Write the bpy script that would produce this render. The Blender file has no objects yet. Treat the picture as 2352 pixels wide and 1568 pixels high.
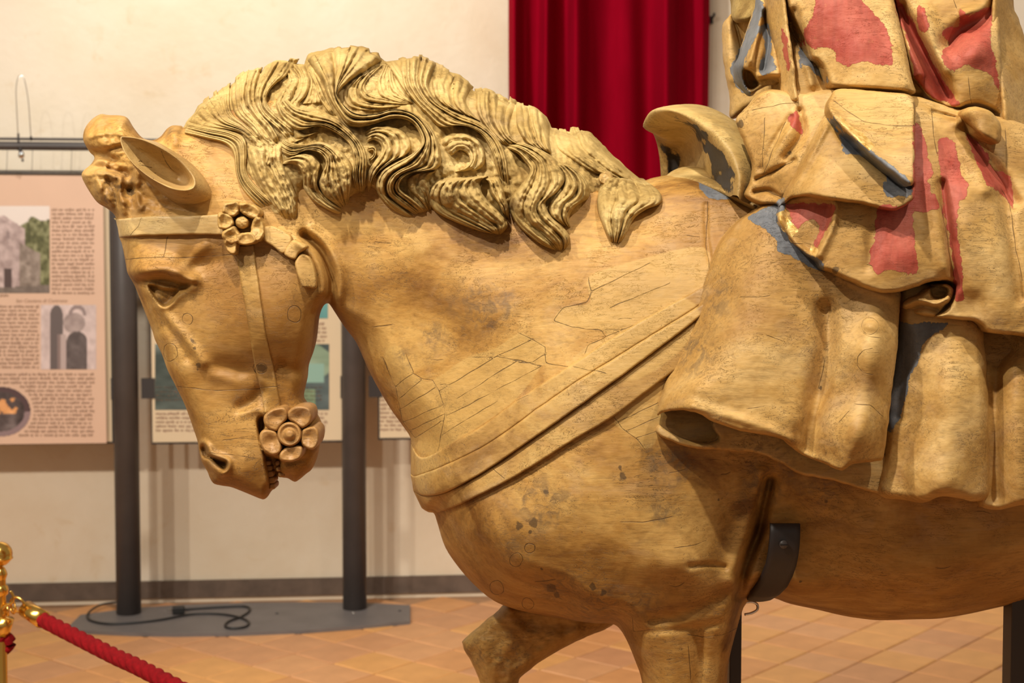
import bpy, math, random
import numpy as np

# ------------------------------------------------------------------ camera, world, lights
FPX = 3267.0                      # focal length in pixels of the 2352 x 1568 frame
PITCH = math.radians(2.88)
CZ = 1.28
cp, sp = math.cos(PITCH), math.sin(PITCH)
scene = bpy.context.scene
coll = scene.collection

cam_d = bpy.data.cameras.new('camera')
cam = bpy.data.objects.new('camera', cam_d)
coll.objects.link(cam)
cam.location = (0, 0, CZ)
cam.rotation_euler = (math.pi / 2 - PITCH, 0, 0)
cam_d.sensor_width = 36.0
cam_d.lens = 36.0 * FPX / 2352.0
cam_d.dof.use_dof = True
cam_d.dof.focus_distance = 2.02
cam_d.dof.aperture_fstop = 7.0
scene.camera = cam

vs = scene.view_settings
vs.view_transform = 'Standard'
vs.look = 'None'
vs.gamma = 1.0
vs.use_curve_mapping = False
vs.exposure = 0.10

world = bpy.data.worlds.new('gallery_ambient')
scene.world = world
world.use_nodes = True
world.node_tree.nodes['Background'].inputs['Color'].default_value = (1.0, 0.86, 0.70, 1)
world.node_tree.nodes['Background'].inputs['Strength'].default_value = 0.24


def spot(name, loc, target, watts, size_deg, blend=0.6, radius=0.05, col=(1.0, 0.91, 0.79)):
    d = bpy.data.lights.new(name, 'SPOT')
    d.energy = watts
    d.spot_size = math.radians(size_deg)
    d.spot_blend = blend
    d.shadow_soft_size = radius
    d.color = col
    o = bpy.data.objects.new(name, d)
    coll.objects.link(o)
    o.location = loc
    from mathutils import Vector
    o.rotation_euler = (Vector(target) - Vector(loc)).to_track_quat('-Z', 'Y').to_euler()
    return o


# ceiling track of gallery spots above the viewer, plus two that wash the back wall
spot('track_spot', (-0.45, 0.70, 3.55), (0.35, 2.1, 1.05), 265, 64, 0.5, 0.04)
spot('track_spot', (-1.7, 0.75, 3.5), (-0.6, 2.2, 1.25), 185, 60, 0.5, 0.04)
spot('track_spot', (1.3, 0.75, 3.55), (0.9, 2.1, 1.2), 130, 60, 0.5, 0.04)
spot('track_spot', (-3.4, -0.4, 3.2), (-1.3, 5.2, 0.7), 250, 54, 0.7, 0.05)
spot('track_spot', (-2.4, -0.4, 3.2), (-1.0, 5.2, 0.6), 230, 54, 0.7, 0.05)
spot('track_spot', (-1.2, -0.4, 3.2), (-0.7, 5.2, 0.5), 190, 54, 0.7, 0.05)
spot('wall_spot', (-0.95, 3.9, 3.9), (-0.45, 5.6, 1.9), 200, 115, 0.9, 0.06, (1.0, 0.94, 0.86))
spot('wall_spot', (3.1, 3.9, 3.9), (2.6, 5.85, 1.9), 150, 80, 0.9, 0.08, (1.0, 0.94, 0.86))

# ------------------------------------------------------------------ helpers: rays and tagging
Y0 = 2.25                          # depth of the statue's middle plane
WY, WT = 5.63, 0.092               # back wall: Y = WY + WT * X
WN = math.sqrt(1 + WT * WT)


def raydir(px, py):
    px = np.asarray(px, float)
    py = np.asarray(py, float)
    u = (px - 1176.0) / FPX
    v = (784.0 - py) / FPX
    return u, cp + v * sp, -sp + v * cp


def P(px, py, Y):
    dx, dy, dz = raydir(px, py)
    t = Y / dy
    return np.stack([t * dx, t * dy, CZ + t * dz], -1)


def PH(px, py, h):                 # point at protrusion h (metres) in front of the statue's middle plane
    return P(px, py, Y0 - np.asarray(h, float))


def BG(px, py, off=0.0):           # point on the plane parallel to the back wall, off metres in front of it
    dx, dy, dz = raydir(px, py)
    t = (WY - off * WN) / (dy - WT * dx)
    return np.stack([t * dx, t * dy, CZ + t * dz], -1)


def FL(px, py, z=0.0):             # point on the horizontal plane at height z
    dx, dy, dz = raydir(px, py)
    t = (z - CZ) / dz
    return np.stack([t * dx, t * dy, CZ + t * dz], -1)


def crop(x0, y0, s, pts):
    return [(x0 + a / s, y0 + b / s) for a, b in pts]


def tag(o, label=None, cat=None, group=None, kind=None):
    if label:
        o['label'] = label
    if cat:
        o['category'] = cat
    if group:
        o['group'] = group
    if kind:
        o['kind'] = kind
    return o


def thing(name, loc, label, cat, group=None):
    o = bpy.data.objects.new(name, None)
    coll.objects.link(o)
    o.location = loc
    o.empty_display_size = 0.05
    return tag(o, label, cat, group)


def root_of(o):
    x, y, z = 0.0, 0.0, 0.0
    while o is not None:
        x += o.location.x
        y += o.location.y
        z += o.location.z
        o = o.parent
    return x, y, z


def link(name, me, mat=None, parent=None):
    if mat is not None:
        me.materials.append(mat)
    o = bpy.data.objects.new(name, me)
    coll.objects.link(o)
    if parent is not None:
        o.parent = parent
        x, y, z = root_of(parent)
        o.location = (-x, -y, -z)
    return o


def mesh_np(name, verts, quads, mat, parent=None, attrs=None, smooth=True, tris=None, mats=None):
    me = bpy.data.meshes.new(name)
    verts = np.asarray(verts, np.float32).reshape(-1, 3)
    quads = np.asarray(quads, np.int32).reshape(-1, 4)
    nt = 0 if tris is None else len(tris)
    me.vertices.add(len(verts))
    me.vertices.foreach_set('co', verts.ravel())
    nl = quads.size + nt * 3
    me.loops.add(nl)
    li = quads.ravel()
    if nt:
        li = np.concatenate([li, np.asarray(tris, np.int32).ravel()])
    me.loops.foreach_set('vertex_index', li)
    starts = np.arange(len(quads)) * 4
    tot = np.full(len(quads), 4)
    if nt:
        starts = np.concatenate([starts, len(quads) * 4 + np.arange(nt) * 3])
        tot = np.concatenate([tot, np.full(nt, 3)])
    me.polygons.add(len(quads) + nt)
    me.polygons.foreach_set('loop_start', starts.astype(np.int32))
    me.polygons.foreach_set('loop_total', tot.astype(np.int32))
    me.polygons.foreach_set('use_smooth', np.full(len(quads) + nt, bool(smooth)))
    me.update(calc_edges=True)
    me.validate()
    if attrs:
        for k, a in attrs.items():
            at = me.attributes.new(k, 'FLOAT', 'POINT')
            at.data.foreach_set('value', np.asarray(a, np.float32))
    return link(name, me, mat, parent)


# simple solids in world space ------------------------------------------------------------
def box(name, c, size, mat, parent=None, rz=0.0, bevel=0.0, rx=0.0, ry=0.0):
    import bmesh
    from mathutils import Matrix, Euler
    bm = bmesh.new()
    bmesh.ops.create_cube(bm, size=1.0)
    for v in bm.verts:
        v.co.x *= size[0]
        v.co.y *= size[1]
        v.co.z *= size[2]
    if bevel > 0:
        bmesh.ops.bevel(bm, geom=list(bm.edges), offset=bevel, segments=2, affect='EDGES', profile=0.6)
    M = Matrix.Translation(c) @ Euler((rx, ry, rz)).to_matrix().to_4x4()
    bmesh.ops.transform(bm, matrix=M, verts=bm.verts)
    me = bpy.data.meshes.new(name)
    bm.to_mesh(me)
    bm.free()
    return link(name, me, mat, parent)


def tube(name, pts, r, mat, parent=None, n=12, close=False, cap=True):
    pts = np.asarray(pts, float)
    m = len(pts)
    rr = np.full(m, r) if np.isscalar(r) else np.asarray(r, float)
    tan = np.gradient(pts, axis=0)
    if close:
        tan = np.roll(pts, -1, 0) - np.roll(pts, 1, 0)
    tan /= np.linalg.norm(tan, axis=1)[:, None] + 1e-12
    ref = np.array([0.0, 0.0, 1.0]) if abs(tan[0][2]) < 0.9 else np.array([1.0, 0, 0])
    nrm = []
    a = np.cross(tan[0], ref)
    a /= np.linalg.norm(a)
    for i in range(m):
        a = a - tan[i] * np.dot(a, tan[i])
        a /= np.linalg.norm(a) + 1e-12
        nrm.append(a.copy())
    nrm = np.array(nrm)
    bin_ = np.cross(tan, nrm)
    th = np.linspace(0, 2 * np.pi, n, endpoint=False)
    V = pts[:, None, :] + rr[:, None, None] * (np.cos(th)[None, :, None] * nrm[:, None, :] + np.sin(th)[None, :, None] * bin_[:, None, :])
    V = V.reshape(-1, 3)
    Q = []
    last = m if close else m - 1
    for i in range(last):
        j = (i + 1) % m
        for k in range(n):
            k2 = (k + 1) % n
            Q.append((i * n + k, i * n + k2, j * n + k2, j * n + k))
    T = []
    if cap and not close:
        V = np.vstack([V, pts[0], pts[-1]])
        a0, a1 = len(V) - 2, len(V) - 1
        for k in range(n):
            k2 = (k + 1) % n
            T.append((a0, k2, k))
            T.append((a1, (m - 1) * n + k, (m - 1) * n + k2))
    return mesh_np(name, V, Q, mat, parent, tris=T)


def lathe(name, prof, c, mat, parent=None, n=32):      # prof: (radius, z) pairs
    th = np.linspace(0, 2 * np.pi, n, endpoint=False)
    V = []
    for r, z in prof:
        for t in th:
            V.append((c[0] + r * math.cos(t), c[1] + r * math.sin(t), c[2] + z))
    Q = []
    for i in range(len(prof) - 1):
        for k in range(n):
            k2 = (k + 1) % n
            Q.append((i * n + k, i * n + k2, (i + 1) * n + k2, (i + 1) * n + k))
    return mesh_np(name, V, Q, mat, parent)


# ------------------------------------------------------------------ helpers: carved relief fields
rng = np.random.default_rng(7)


def cr(pts, n=6, closed=False):
    p = np.asarray(pts, float)
    if closed:
        p = np.vstack([p[-1], p, p[0], p[1]])
    else:
        p = np.vstack([2 * p[0] - p[1], p, 2 * p[-1] - p[-2]])
    out = []
    t = np.linspace(0, 1, n, endpoint=False)[:, None]
    for i in range(1, len(p) - 2):
        a, b, c, d = p[i - 1], p[i], p[i + 1], p[i + 2]
        out.append(0.5 * (2 * b + (c - a) * t + (2 * a - 5 * b + 4 * c - d) * t ** 2 + (3 * b - a - 3 * c + d) * t ** 3))
    if not closed:
        out.append(p[-2][None, :])
    return np.vstack(out)


def resample(c, n):
    d = np.r_[0, np.cumsum(np.linalg.norm(np.diff(c, axis=0), axis=1))]
    s = np.linspace(0, d[-1], n)
    return np.stack([np.interp(s, d, c[:, k]) for k in range(c.shape[1])], -1)


def pdist(x, y, line, closed=False, near=False):
    """distance of points to a polyline (and nearest points)"""
    x = np.asarray(x, float)
    y = np.asarray(y, float)
    L = np.asarray(line, float)
    if closed:
        L = np.vstack([L, L[:1]])
    best = np.full(x.shape, 1e18)
    if near:
        nx = np.zeros_like(x)
        ny = np.zeros_like(y)
    for (ax, ay), (bx, by) in zip(L[:-1], L[1:]):
        ex, ey = bx - ax, by - ay
        l2 = ex * ex + ey * ey
        if l2 < 1e-12:
            continue
        t = np.clip(((x - ax) * ex + (y - ay) * ey) / l2, 0, 1)
        qx = ax + t * ex
        qy = ay + t * ey
        d2 = (x - qx) ** 2 + (y - qy) ** 2
        m = d2 < best
        best = np.where(m, d2, best)
        if near:
            nx = np.where(m, qx, nx)
            ny = np.where(m, qy, ny)
    d = np.sqrt(best)
    return (d, nx, ny) if near else d


def inside(x, y, poly):
    x = np.asarray(x, float)
    y = np.asarray(y, float)
    p = np.asarray(poly, float)
    q = np.roll(p, -1, 0)
    r = np.zeros(x.shape, bool)
    for (ax, ay), (bx, by) in zip(p, q):
        if ay == by:
            continue
        c = ((ay > y) != (by > y)) & (x < (bx - ax) * (y - ay) / (by - ay) + ax)
        r ^= c
    return r


def sdist(x, y, poly):
    d = pdist(x, y, poly, True)
    return np.where(inside(x, y, poly), d, -d)


def tps(ctrl, lam=0.0):
    c = np.asarray(ctrl, float)
    X = c[:, :2] / 500.0
    n = len(X)
    r2 = ((X[:, None] - X[None]) ** 2).sum(-1)
    K = 0.5 * r2 * np.log(r2 + 1e-12) + lam * np.eye(n)
    Pm = np.c_[np.ones(n), X]
    A = np.block([[K, Pm], [Pm.T, np.zeros((3, 3))]])
    w = np.linalg.solve(A, np.r_[c[:, 2], 0, 0, 0])

    def f(x, y):
        x = np.asarray(x, float) / 500.0
        y = np.asarray(y, float) / 500.0
        s = w[n] + w[n + 1] * x + w[n + 2] * y
        for i in range(n):
            d2 = (x - X[i, 0]) ** 2 + (y - X[i, 1]) ** 2
            s = s + w[i] * 0.5 * d2 * np.log(d2 + 1e-12)
        return s
    return f


def idw(ctrl, p=3):
    c = np.asarray(ctrl, float)

    def f(x, y):
        num = 0.0
        den = 0.0
        for a, b, v in c:
            w = 1.0 / (((x - a) ** 2 + (y - b) ** 2) / 1e4 + 0.02) ** (p / 2)
            num = num + w * v
            den = den + w
        return num / den
    return f


def sstep(a, b, x):
    t = np.clip((x - a) / (b - a), 0, 1)
    return t * t * (3 - 2 * t)


_ng = {}


def vnoise(x, y, scale, seed=0):
    """smooth value noise in [-1, 1] over pixel-sized coordinates"""
    if seed not in _ng:
        _ng[seed] = np.random.default_rng(seed + 100).uniform(-1, 1, (256, 256))
    g = _ng[seed]
    x = np.asarray(x, float) / scale + 1000
    y = np.asarray(y, float) / scale + 1000
    xi = np.floor(x).astype(int)
    yi = np.floor(y).astype(int)
    fx = x - xi
    fy = y - yi
    fx = fx * fx * (3 - 2 * fx)
    fy = fy * fy * (3 - 2 * fy)
    a = g[yi % 256, xi % 256]
    b = g[yi % 256, (xi + 1) % 256]
    c = g[(yi + 1) % 256, xi % 256]
    d = g[(yi + 1) % 256, (xi + 1) % 256]
    return (a * (1 - fx) + b * fx) * (1 - fy) + (c * (1 - fx) + d * fx) * fy


def fnoise(x, y, scale, octs=4, seed=0, gain=0.5):
    s = 0
    a = 1
    for o in range(octs):
        s = s + a * vnoise(x, y, scale / 2 ** o, seed + o)
        a *= gain
    return s


def bumps(items):
    """list of ('r', pts, width, amp) gaussian ridges, ('v', ...) sharp V ridges, ('g', x, y, rx, ry, deg, amp) domes,
    ('s', poly, soft, amp) plateaus with soft edge"""
    pre = []
    for it in items:
        if it[0] in 'rv':
            pre.append((it[0], cr(it[1], 4) if len(it[1]) > 2 else np.asarray(it[1], float), it[2], it[3]))
        elif it[0] == 's':
            pre.append((it[0], cr(it[1], 4, True), it[2], it[3]))
        else:
            pre.append(it)

    def f(x, y):
        x = np.asarray(x, float)
        y = np.asarray(y, float)
        out = np.zeros(x.shape)
        for it in pre:
            if it[0] in 'rv':
                L, w, a = it[1:]
                m = (x > L[:, 0].min() - 3 * w) & (x < L[:, 0].max() + 3 * w) & (y > L[:, 1].min() - 3 * w) & (y < L[:, 1].max() + 3 * w)
                if not m.any():
                    continue
                d = pdist(x[m], y[m], L)
                out[m] += a * (np.exp(-(d / w) ** 2) if it[0] == 'r' else np.clip(1 - d / w, 0, 1))
            elif it[0] == 's':
                L, w, a = it[1:]
                m = (x > L[:, 0].min() - w) & (x < L[:, 0].max() + w) & (y > L[:, 1].min() - w) & (y < L[:, 1].max() + w)
                if not m.any():
                    continue
                out[m] += a * sstep(-w * 0.3, w, sdist(x[m], y[m], L))
            else:
                _, cx, cy, rx, ry, deg, a = it
                t = math.radians(deg)
                u = (x - cx) * math.cos(t) + (y - cy) * math.sin(t)
                v = -(x - cx) * math.sin(t) + (y - cy) * math.cos(t)
                q = (u / rx) ** 2 + (v / ry) ** 2
                m = q < 9
                out[m] += a * np.exp(-q[m])
        return out
    return f


class Field:
    """cached rectilinear grid, bilinear look-up"""

    def __init__(self, xs, ys, val):
        self.xs, self.ys, self.v = xs, ys, val

    def __call__(self, x, y):
        x = np.clip(np.asarray(x, float), self.xs[0], self.xs[-1] - 1e-6)
        y = np.clip(np.asarray(y, float), self.ys[0], self.ys[-1] - 1e-6)
        i = np.clip(np.searchsorted(self.xs, x, 'right') - 1, 0, len(self.xs) - 2)
        j = np.clip(np.searchsorted(self.ys, y, 'right') - 1, 0, len(self.ys) - 2)
        fx = (x - self.xs[i]) / (self.xs[i + 1] - self.xs[i])
        fy = (y - self.ys[j]) / (self.ys[j + 1] - self.ys[j])
        v = self.v
        return (v[j, i] * (1 - fx) + v[j, i + 1] * fx) * (1 - fy) + (v[j + 1, i] * (1 - fx) + v[j + 1, i + 1] * fx) * fy


def grid_sd(xs, ys, poly):
    """signed distance on a rectilinear grid: coarse everywhere, exact near the outline"""
    X, Y = np.meshgrid(xs, ys)
    if X.size < 30000:
        return X, Y, sdist(X, Y, poly)
    cx = np.linspace(xs[0], xs[-1], max(8, int((xs[-1] - xs[0]) / 12)))
    cy = np.linspace(ys[0], ys[-1], max(8, int((ys[-1] - ys[0]) / 12)))
    CX, CY = np.meshgrid(cx, cy)
    D = pdist(CX, CY, poly, True)
    d = Field(cx, cy, D)(X, Y)
    m = d < 22
    d[m] = pdist(X[m], Y[m], poly, True)
    ins = np.zeros(X.shape, bool)
    p = np.asarray(poly, float)
    q = np.roll(p, -1, 0)
    for j, yy in enumerate(ys):
        c = (p[:, 1] > yy) != (q[:, 1] > yy)
        if c.any():
            xc = np.sort((q[c, 0] - p[c, 0]) * (yy - p[c, 1]) / (q[c, 1] - p[c, 1]) + p[c, 0])
            ins[j] = np.searchsorted(xc, xs) % 2 == 1
    return X, Y, np.where(ins, d, -d)


ATTR = {}


def mask(polys, soft=10.0, smooth=True):
    """attribute function: 0.5 at the outline of the painted patches, 1 inside"""
    pp = [cr(p, 4, True) if smooth else np.asarray(p, float) for p in polys]

    def f(x, y):
        out = np.zeros(x.shape)
        for p in pp:
            m = (x > p[:, 0].min() - 15) & (x < p[:, 0].max() + 15) & (y > p[:, 1].min() - 15) & (y < p[:, 1].max() + 15)
            if m.any():
                out[m] = np.maximum(out[m], np.clip(0.5 + sdist(x[m], y[m], p) / (2 * soft), 0, 1))
        return out
    return f


def _crack_lines(lines, wob):
    pp = []
    for l in lines:
        c = np.asarray(l, float)
        c = resample(c, max(3, int(np.linalg.norm(np.diff(c, axis=0), axis=1).sum() / 7)))
        pp.append(c + np.stack([vnoise(c[:, 0], c[:, 1], 25, 3), vnoise(c[:, 0], c[:, 1], 25, 4)], -1) * wob)
    return pp


def cracks(lines, w=7.0, wob=1.5):
    """two attributes: 'crack' falls off around each line, 'crk' is the signed distance so that a hair line stays sharp between vertices"""
    pp = _crack_lines(lines, wob)

    def f(x, y):
        out = np.zeros(x.shape)
        sg = np.full(x.shape, 9.0)
        bd = np.full(x.shape, 1e9)
        for p in pp:
            m = (x > p[:, 0].min() - 9) & (x < p[:, 0].max() + 9) & (y > p[:, 1].min() - 9) & (y < p[:, 1].max() + 9)
            if not m.any():
                continue
            xm, ym = x[m], y[m]
            best = np.full(xm.shape, 1e18)
            sd = np.full(xm.shape, 9.0)
            for (ax, ay), (bx, by) in zip(p[:-1], p[1:]):
                ex, ey = bx - ax, by - ay
                l2 = ex * ex + ey * ey + 1e-12
                t = np.clip(((xm - ax) * ex + (ym - ay) * ey) / l2, 0, 1)
                d2 = (xm - ax - t * ex) ** 2 + (ym - ay - t * ey) ** 2
                k = d2 < best
                best = np.where(k, d2, best)
                sd = np.where(k, np.sign(ex * (ym - ay) - ey * (xm - ax) + 1e-9), sd)
            d = np.sqrt(best)
            out[m] = np.maximum(out[m], np.clip(1 - d / w, 0, 1))
            k = d < bd[m]
            bd[m] = np.where(k, d, bd[m])
            sg[m] = np.where(k, sd * np.minimum(d, 9), sg[m])
        return {'crack': out, 'crk': sg}
    return f


def ring(x, y, r, n=14, rag=0.0):
    q = random.Random(int(x * 7 + y))
    k = [1 + q.uniform(-rag, rag) for _ in range(n - 1)]
    k.append(k[0])
    return [(x + r * a * math.cos(t), y + r * a * math.sin(t)) for a, t in zip(k, np.linspace(0, 2 * math.pi, n))]


def spots(lst):
    def f(x, y):
        out = np.zeros(x.shape)
        for cx, cy, r in lst:
            d = np.hypot(x - cx, (y - cy)) + vnoise(x, y, r * 0.9, 9) * r * 0.45
            out = np.maximum(out, np.clip(1.3 - d / r, 0, 1))
        return out
    return f


def relief(name, poly, top, mat, parent, res=3.0, rnd=10.0, drop=0.02, back=None, solid=None, attrs=None,
           smooth_poly=True, xs=None, ys=None, mid=None, edge_noise=0.0):
    """a carved piece bounded by an outline: its face stands at top(x, y) metres in front of the middle plane, its rim is rounded over
    rnd pixels by drop metres (or down to mid) and side walls run back to back(x, y); solid closes it behind"""
    poly = cr(poly, 5, True) if smooth_poly else np.asarray(poly, float)
    if edge_noise:
        poly = resample(np.vstack([poly, poly[:1]]), max(30, int(len(poly) * 2)))[:-1]
        poly = poly + edge_noise * np.stack([fnoise(poly[:, 0], poly[:, 1], 22, 3, 21), fnoise(poly[:, 0], poly[:, 1], 22, 3, 22)], -1)
    x0, y0 = poly.min(0) - 2 * res
    x1, y1 = poly.max(0) + 2 * res
    if xs is None:
        xs = np.arange(x0, x1 + res, res)
    if ys is None:
        ys = np.arange(y0, y1 + res, res)
    X, Yg, sd = grid_sd(xs, ys, poly)
    ins = sd > 0
    quad = ins[:-1, :-1] | ins[:-1, 1:] | ins[1:, :-1] | ins[1:, 1:]
    used = np.zeros(X.shape, bool)
    used[:-1, :-1] |= quad
    used[:-1, 1:] |= quad
    used[1:, :-1] |= quad
    used[1:, 1:] |= quad
    outv = used & ~ins
    _, nx, ny = pdist(X[outv], Yg[outv], poly, True, near=True)
    X[outv] = nx
    Yg[outv] = ny
    sd[outv] = 0
    idx = np.full(X.shape, -1)
    n = int(used.sum())
    idx[used] = np.arange(n)
    x, y, d = X[used], Yg[used], sd[used]
    T = top(x, y)
    r = rnd(x, y) if callable(rnd) else rnd
    pr = np.sqrt(np.clip(1 - (1 - np.clip(d / r, 0, 1)) ** 2, 0, 1))
    if mid is not None:
        lo = mid(x, y)
    else:
        lo = T - (drop(x, y) if callable(drop) else drop)
    h = lo + (T - lo) * pr
    V = PH(x, y, h)
    jj, ii = np.nonzero(quad)
    Q = np.stack([idx[jj, ii], idx[jj + 1, ii], idx[jj + 1, ii + 1], idx[jj, ii + 1]], -1)
    verts = [V]
    quads = [Q]
    A = {}
    for k, f in (attrs or {}).items():
        v = f(x, y)
        if isinstance(v, dict):
            A.update(v)
        else:
            A[k] = v
    hfield = None
    # boundary edges of the patch
    e = np.concatenate([Q[:, [0, 1]], Q[:, [1, 2]], Q[:, [2, 3]], Q[:, [3, 0]]])
    key = np.sort(e, 1)
    k1 = key[:, 0].astype(np.int64) * (n + 1) + key[:, 1]
    _, first, cnt = np.unique(k1, return_index=True, return_counts=True)
    be = e[first[cnt == 1]]
    be = be[be[:, 0] != be[:, 1]]
    if solid == 'mirror':
        # the far half: the same outline, its own mirrored depth; outline vertices are shared
        onb = np.zeros(n, bool)
        onb[be.ravel()] = True
        hb = 2 * lo - h
        inner = np.nonzero(~onb)[0]
        m2 = np.arange(n)
        m2[inner] = n + np.arange(len(inner))
        B = PH(x[inner], y[inner], hb[inner])
        verts.append(B)
        quads.append(m2[Q][:, ::-1])
        A = {k: np.concatenate([a, np.zeros(len(inner))]) for k, a in A.items()}
    elif back is not None:
        # side wall: a clean strip along the outline itself
        ring_ = resample(np.vstack([poly, poly[:1]]), max(16, int(np.linalg.norm(np.diff(np.vstack([poly, poly[:1]]), axis=0), axis=1).sum() / (res * 1.3))))[:-1]
        rx, ry = ring_[:, 0], ring_[:, 1]
        rT = top(rx, ry)
        rlo = mid(rx, ry) if mid is not None else rT - (drop(rx, ry) if callable(drop) else drop)
        nb = len(ring_)
        Wt = PH(rx, ry, rlo)
        Wb = Wt.copy()
        rb = np.minimum(back(rx, ry), rlo - 0.001)
        Wb[:, 1] = Y0 - rb
        if solid:
            Wb = PH(rx, ry, rb)
        verts.append(Wt)
        verts.append(Wb)
        i1 = n + np.arange(nb)
        i2 = np.roll(i1, -1)
        quads.append(np.stack([i1, i2, i2 + nb, i1 + nb], -1))
        RA_ = {}
        for k, f in (attrs or {}).items():
            v = f(rx, ry)
            if isinstance(v, dict):
                RA_.update(v)
            else:
                RA_[k] = v
        A = {k: np.concatenate([a, RA_[k], RA_[k]]) for k, a in A.items()}
        if solid:
            m3 = np.arange(n) + n + 2 * nb
            hb = np.minimum(back(x, y), h - 0.002)
            B = PH(x, y, hb)
            verts.append(B)
            quads.append(m3[Q][:, ::-1])
            A = {k: np.concatenate([a, a[:n]]) for k, a in A.items()}
    o = mesh_np(name, np.vstack(verts), np.vstack(quads), mat, parent, A)
    if parent is not None or True:
        full = np.zeros(X.shape)
        full[used] = h
        o_field = Field(xs, ys, full)
    return o, o_field


def ribbon(name, L, R, base, mat, parent, strands=6, lift=0.02, dome=0.02, ridge=0.006, ns=70, seed=0, tip=0.25, root=0.0, nt_per=9, wob=0.5, arch=0.0):
    """a carved lock of hair between a left and a right guide line, with raised strands along it"""
    L = resample(cr(L, 8), ns)
    R = resample(cr(R, 8), ns)
    nt = strands * nt_per + 1
    r = np.random.default_rng(seed)
    s = np.linspace(0, 1, ns)[:, None]
    t = np.linspace(0, 1, nt)[None, :]
    tw = t + 0.0
    px = L[:, :1] * (1 - tw) + R[:, :1] * tw
    py = L[:, 1:] * (1 - tw) + R[:, 1:] * tw + arch * 4 * t * (1 - t) * (1 - s) ** 3
    c = np.abs(2 * t - 1)
    prof = np.sqrt(np.clip(1 - c ** 2.6, 0, 1))
    env = sstep(0, max(root, 1e-3), s) * np.sqrt(np.clip(1 - sstep(1 - tip, 1.0, s) ** 2, 0, 1)) if tip > 0 else sstep(0, max(root, 1e-3), s) + 0 * s
    # strands of uneven width and depth that wander, thicken and fade along the lock
    wd = r.uniform(0.5, 1.6, strands)
    ed = np.r_[0, np.cumsum(wd) / wd.sum()]
    tq = np.clip(t + (wob * 0.06 / max(strands, 3) * 4) * (np.sin(s * 6 + seed) + 0.7 * np.sin(s * 15 + seed * 2.1 + t * 6)) * np.sin(t * np.pi), 0, 0.9999)
    k = np.clip(np.searchsorted(ed, tq, 'right') - 1, 0, strands - 1)
    f = (tq - ed[k]) / (ed[k + 1] - ed[k])
    w_k = wd[k]
    amp = w_k * (0.75 + 0.35 * np.sin(s * r.uniform(3, 9, strands)[k] + r.uniform(0, 6, strands)[k]))
    nc = max(2, int(round(strands / 2.4)))
    cw = r.uniform(0.6, 1.5, nc)
    ce = np.r_[0, np.cumsum(cw) / cw.sum()]
    kc = np.clip(np.searchsorted(ce, tq, 'right') - 1, 0, nc - 1)
    fc = (tq - ce[kc]) / (ce[kc + 1] - ce[kc])
    st = 0.62 * amp * (1.0 - np.abs(2 * f - 1) ** 1.7 - 0.55) + 1.0 * cw[kc] * (np.sqrt(np.clip(1 - (2 * fc - 1) ** 2, 0, 1)) - 0.7)
    fine = 0.0
    if arch:
        kt = np.clip(np.searchsorted(ed, t, 'right') - 1, 0, strands - 1)
        py = py + r.uniform(-8, 5, strands)[kt] * (1 - s) ** 7
        py = py + 2.0 * vnoise(px, py, 7, 5) * (1 - s) ** 10
    b = base(px.ravel(), py.ravel()).reshape(px.shape)
    h = b - 0.012 + (lift + 0.012) * np.minimum(prof * 3, 1) + (dome * prof + ridge * (st + fine) * np.minimum(prof * 2.2, 1)) * (0.25 + 0.75 * env)
    h = h - (lift + dome) * (1 - env) * 0.75
    h += 0.0012 * fnoise(px, py, 26, 3, seed % 7) * np.minimum(prof * 2, 1)
    V = PH(px.ravel(), py.ravel(), h.ravel())
    I = np.arange(ns * nt).reshape(ns, nt)
    Q = np.stack([I[:-1, :-1], I[1:, :-1], I[1:, 1:], I[:-1, 1:]], -1).reshape(-1, 4)
    o = mesh_np(name, V, Q, mat, parent)
    return o

# ------------------------------------------------------------------ materials
def mat_new(name):
    m = bpy.data.materials.new(name)
    m.use_nodes = True
    nt = m.node_tree
    return m, nt, nt.nodes['Principled BSDF']


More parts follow.
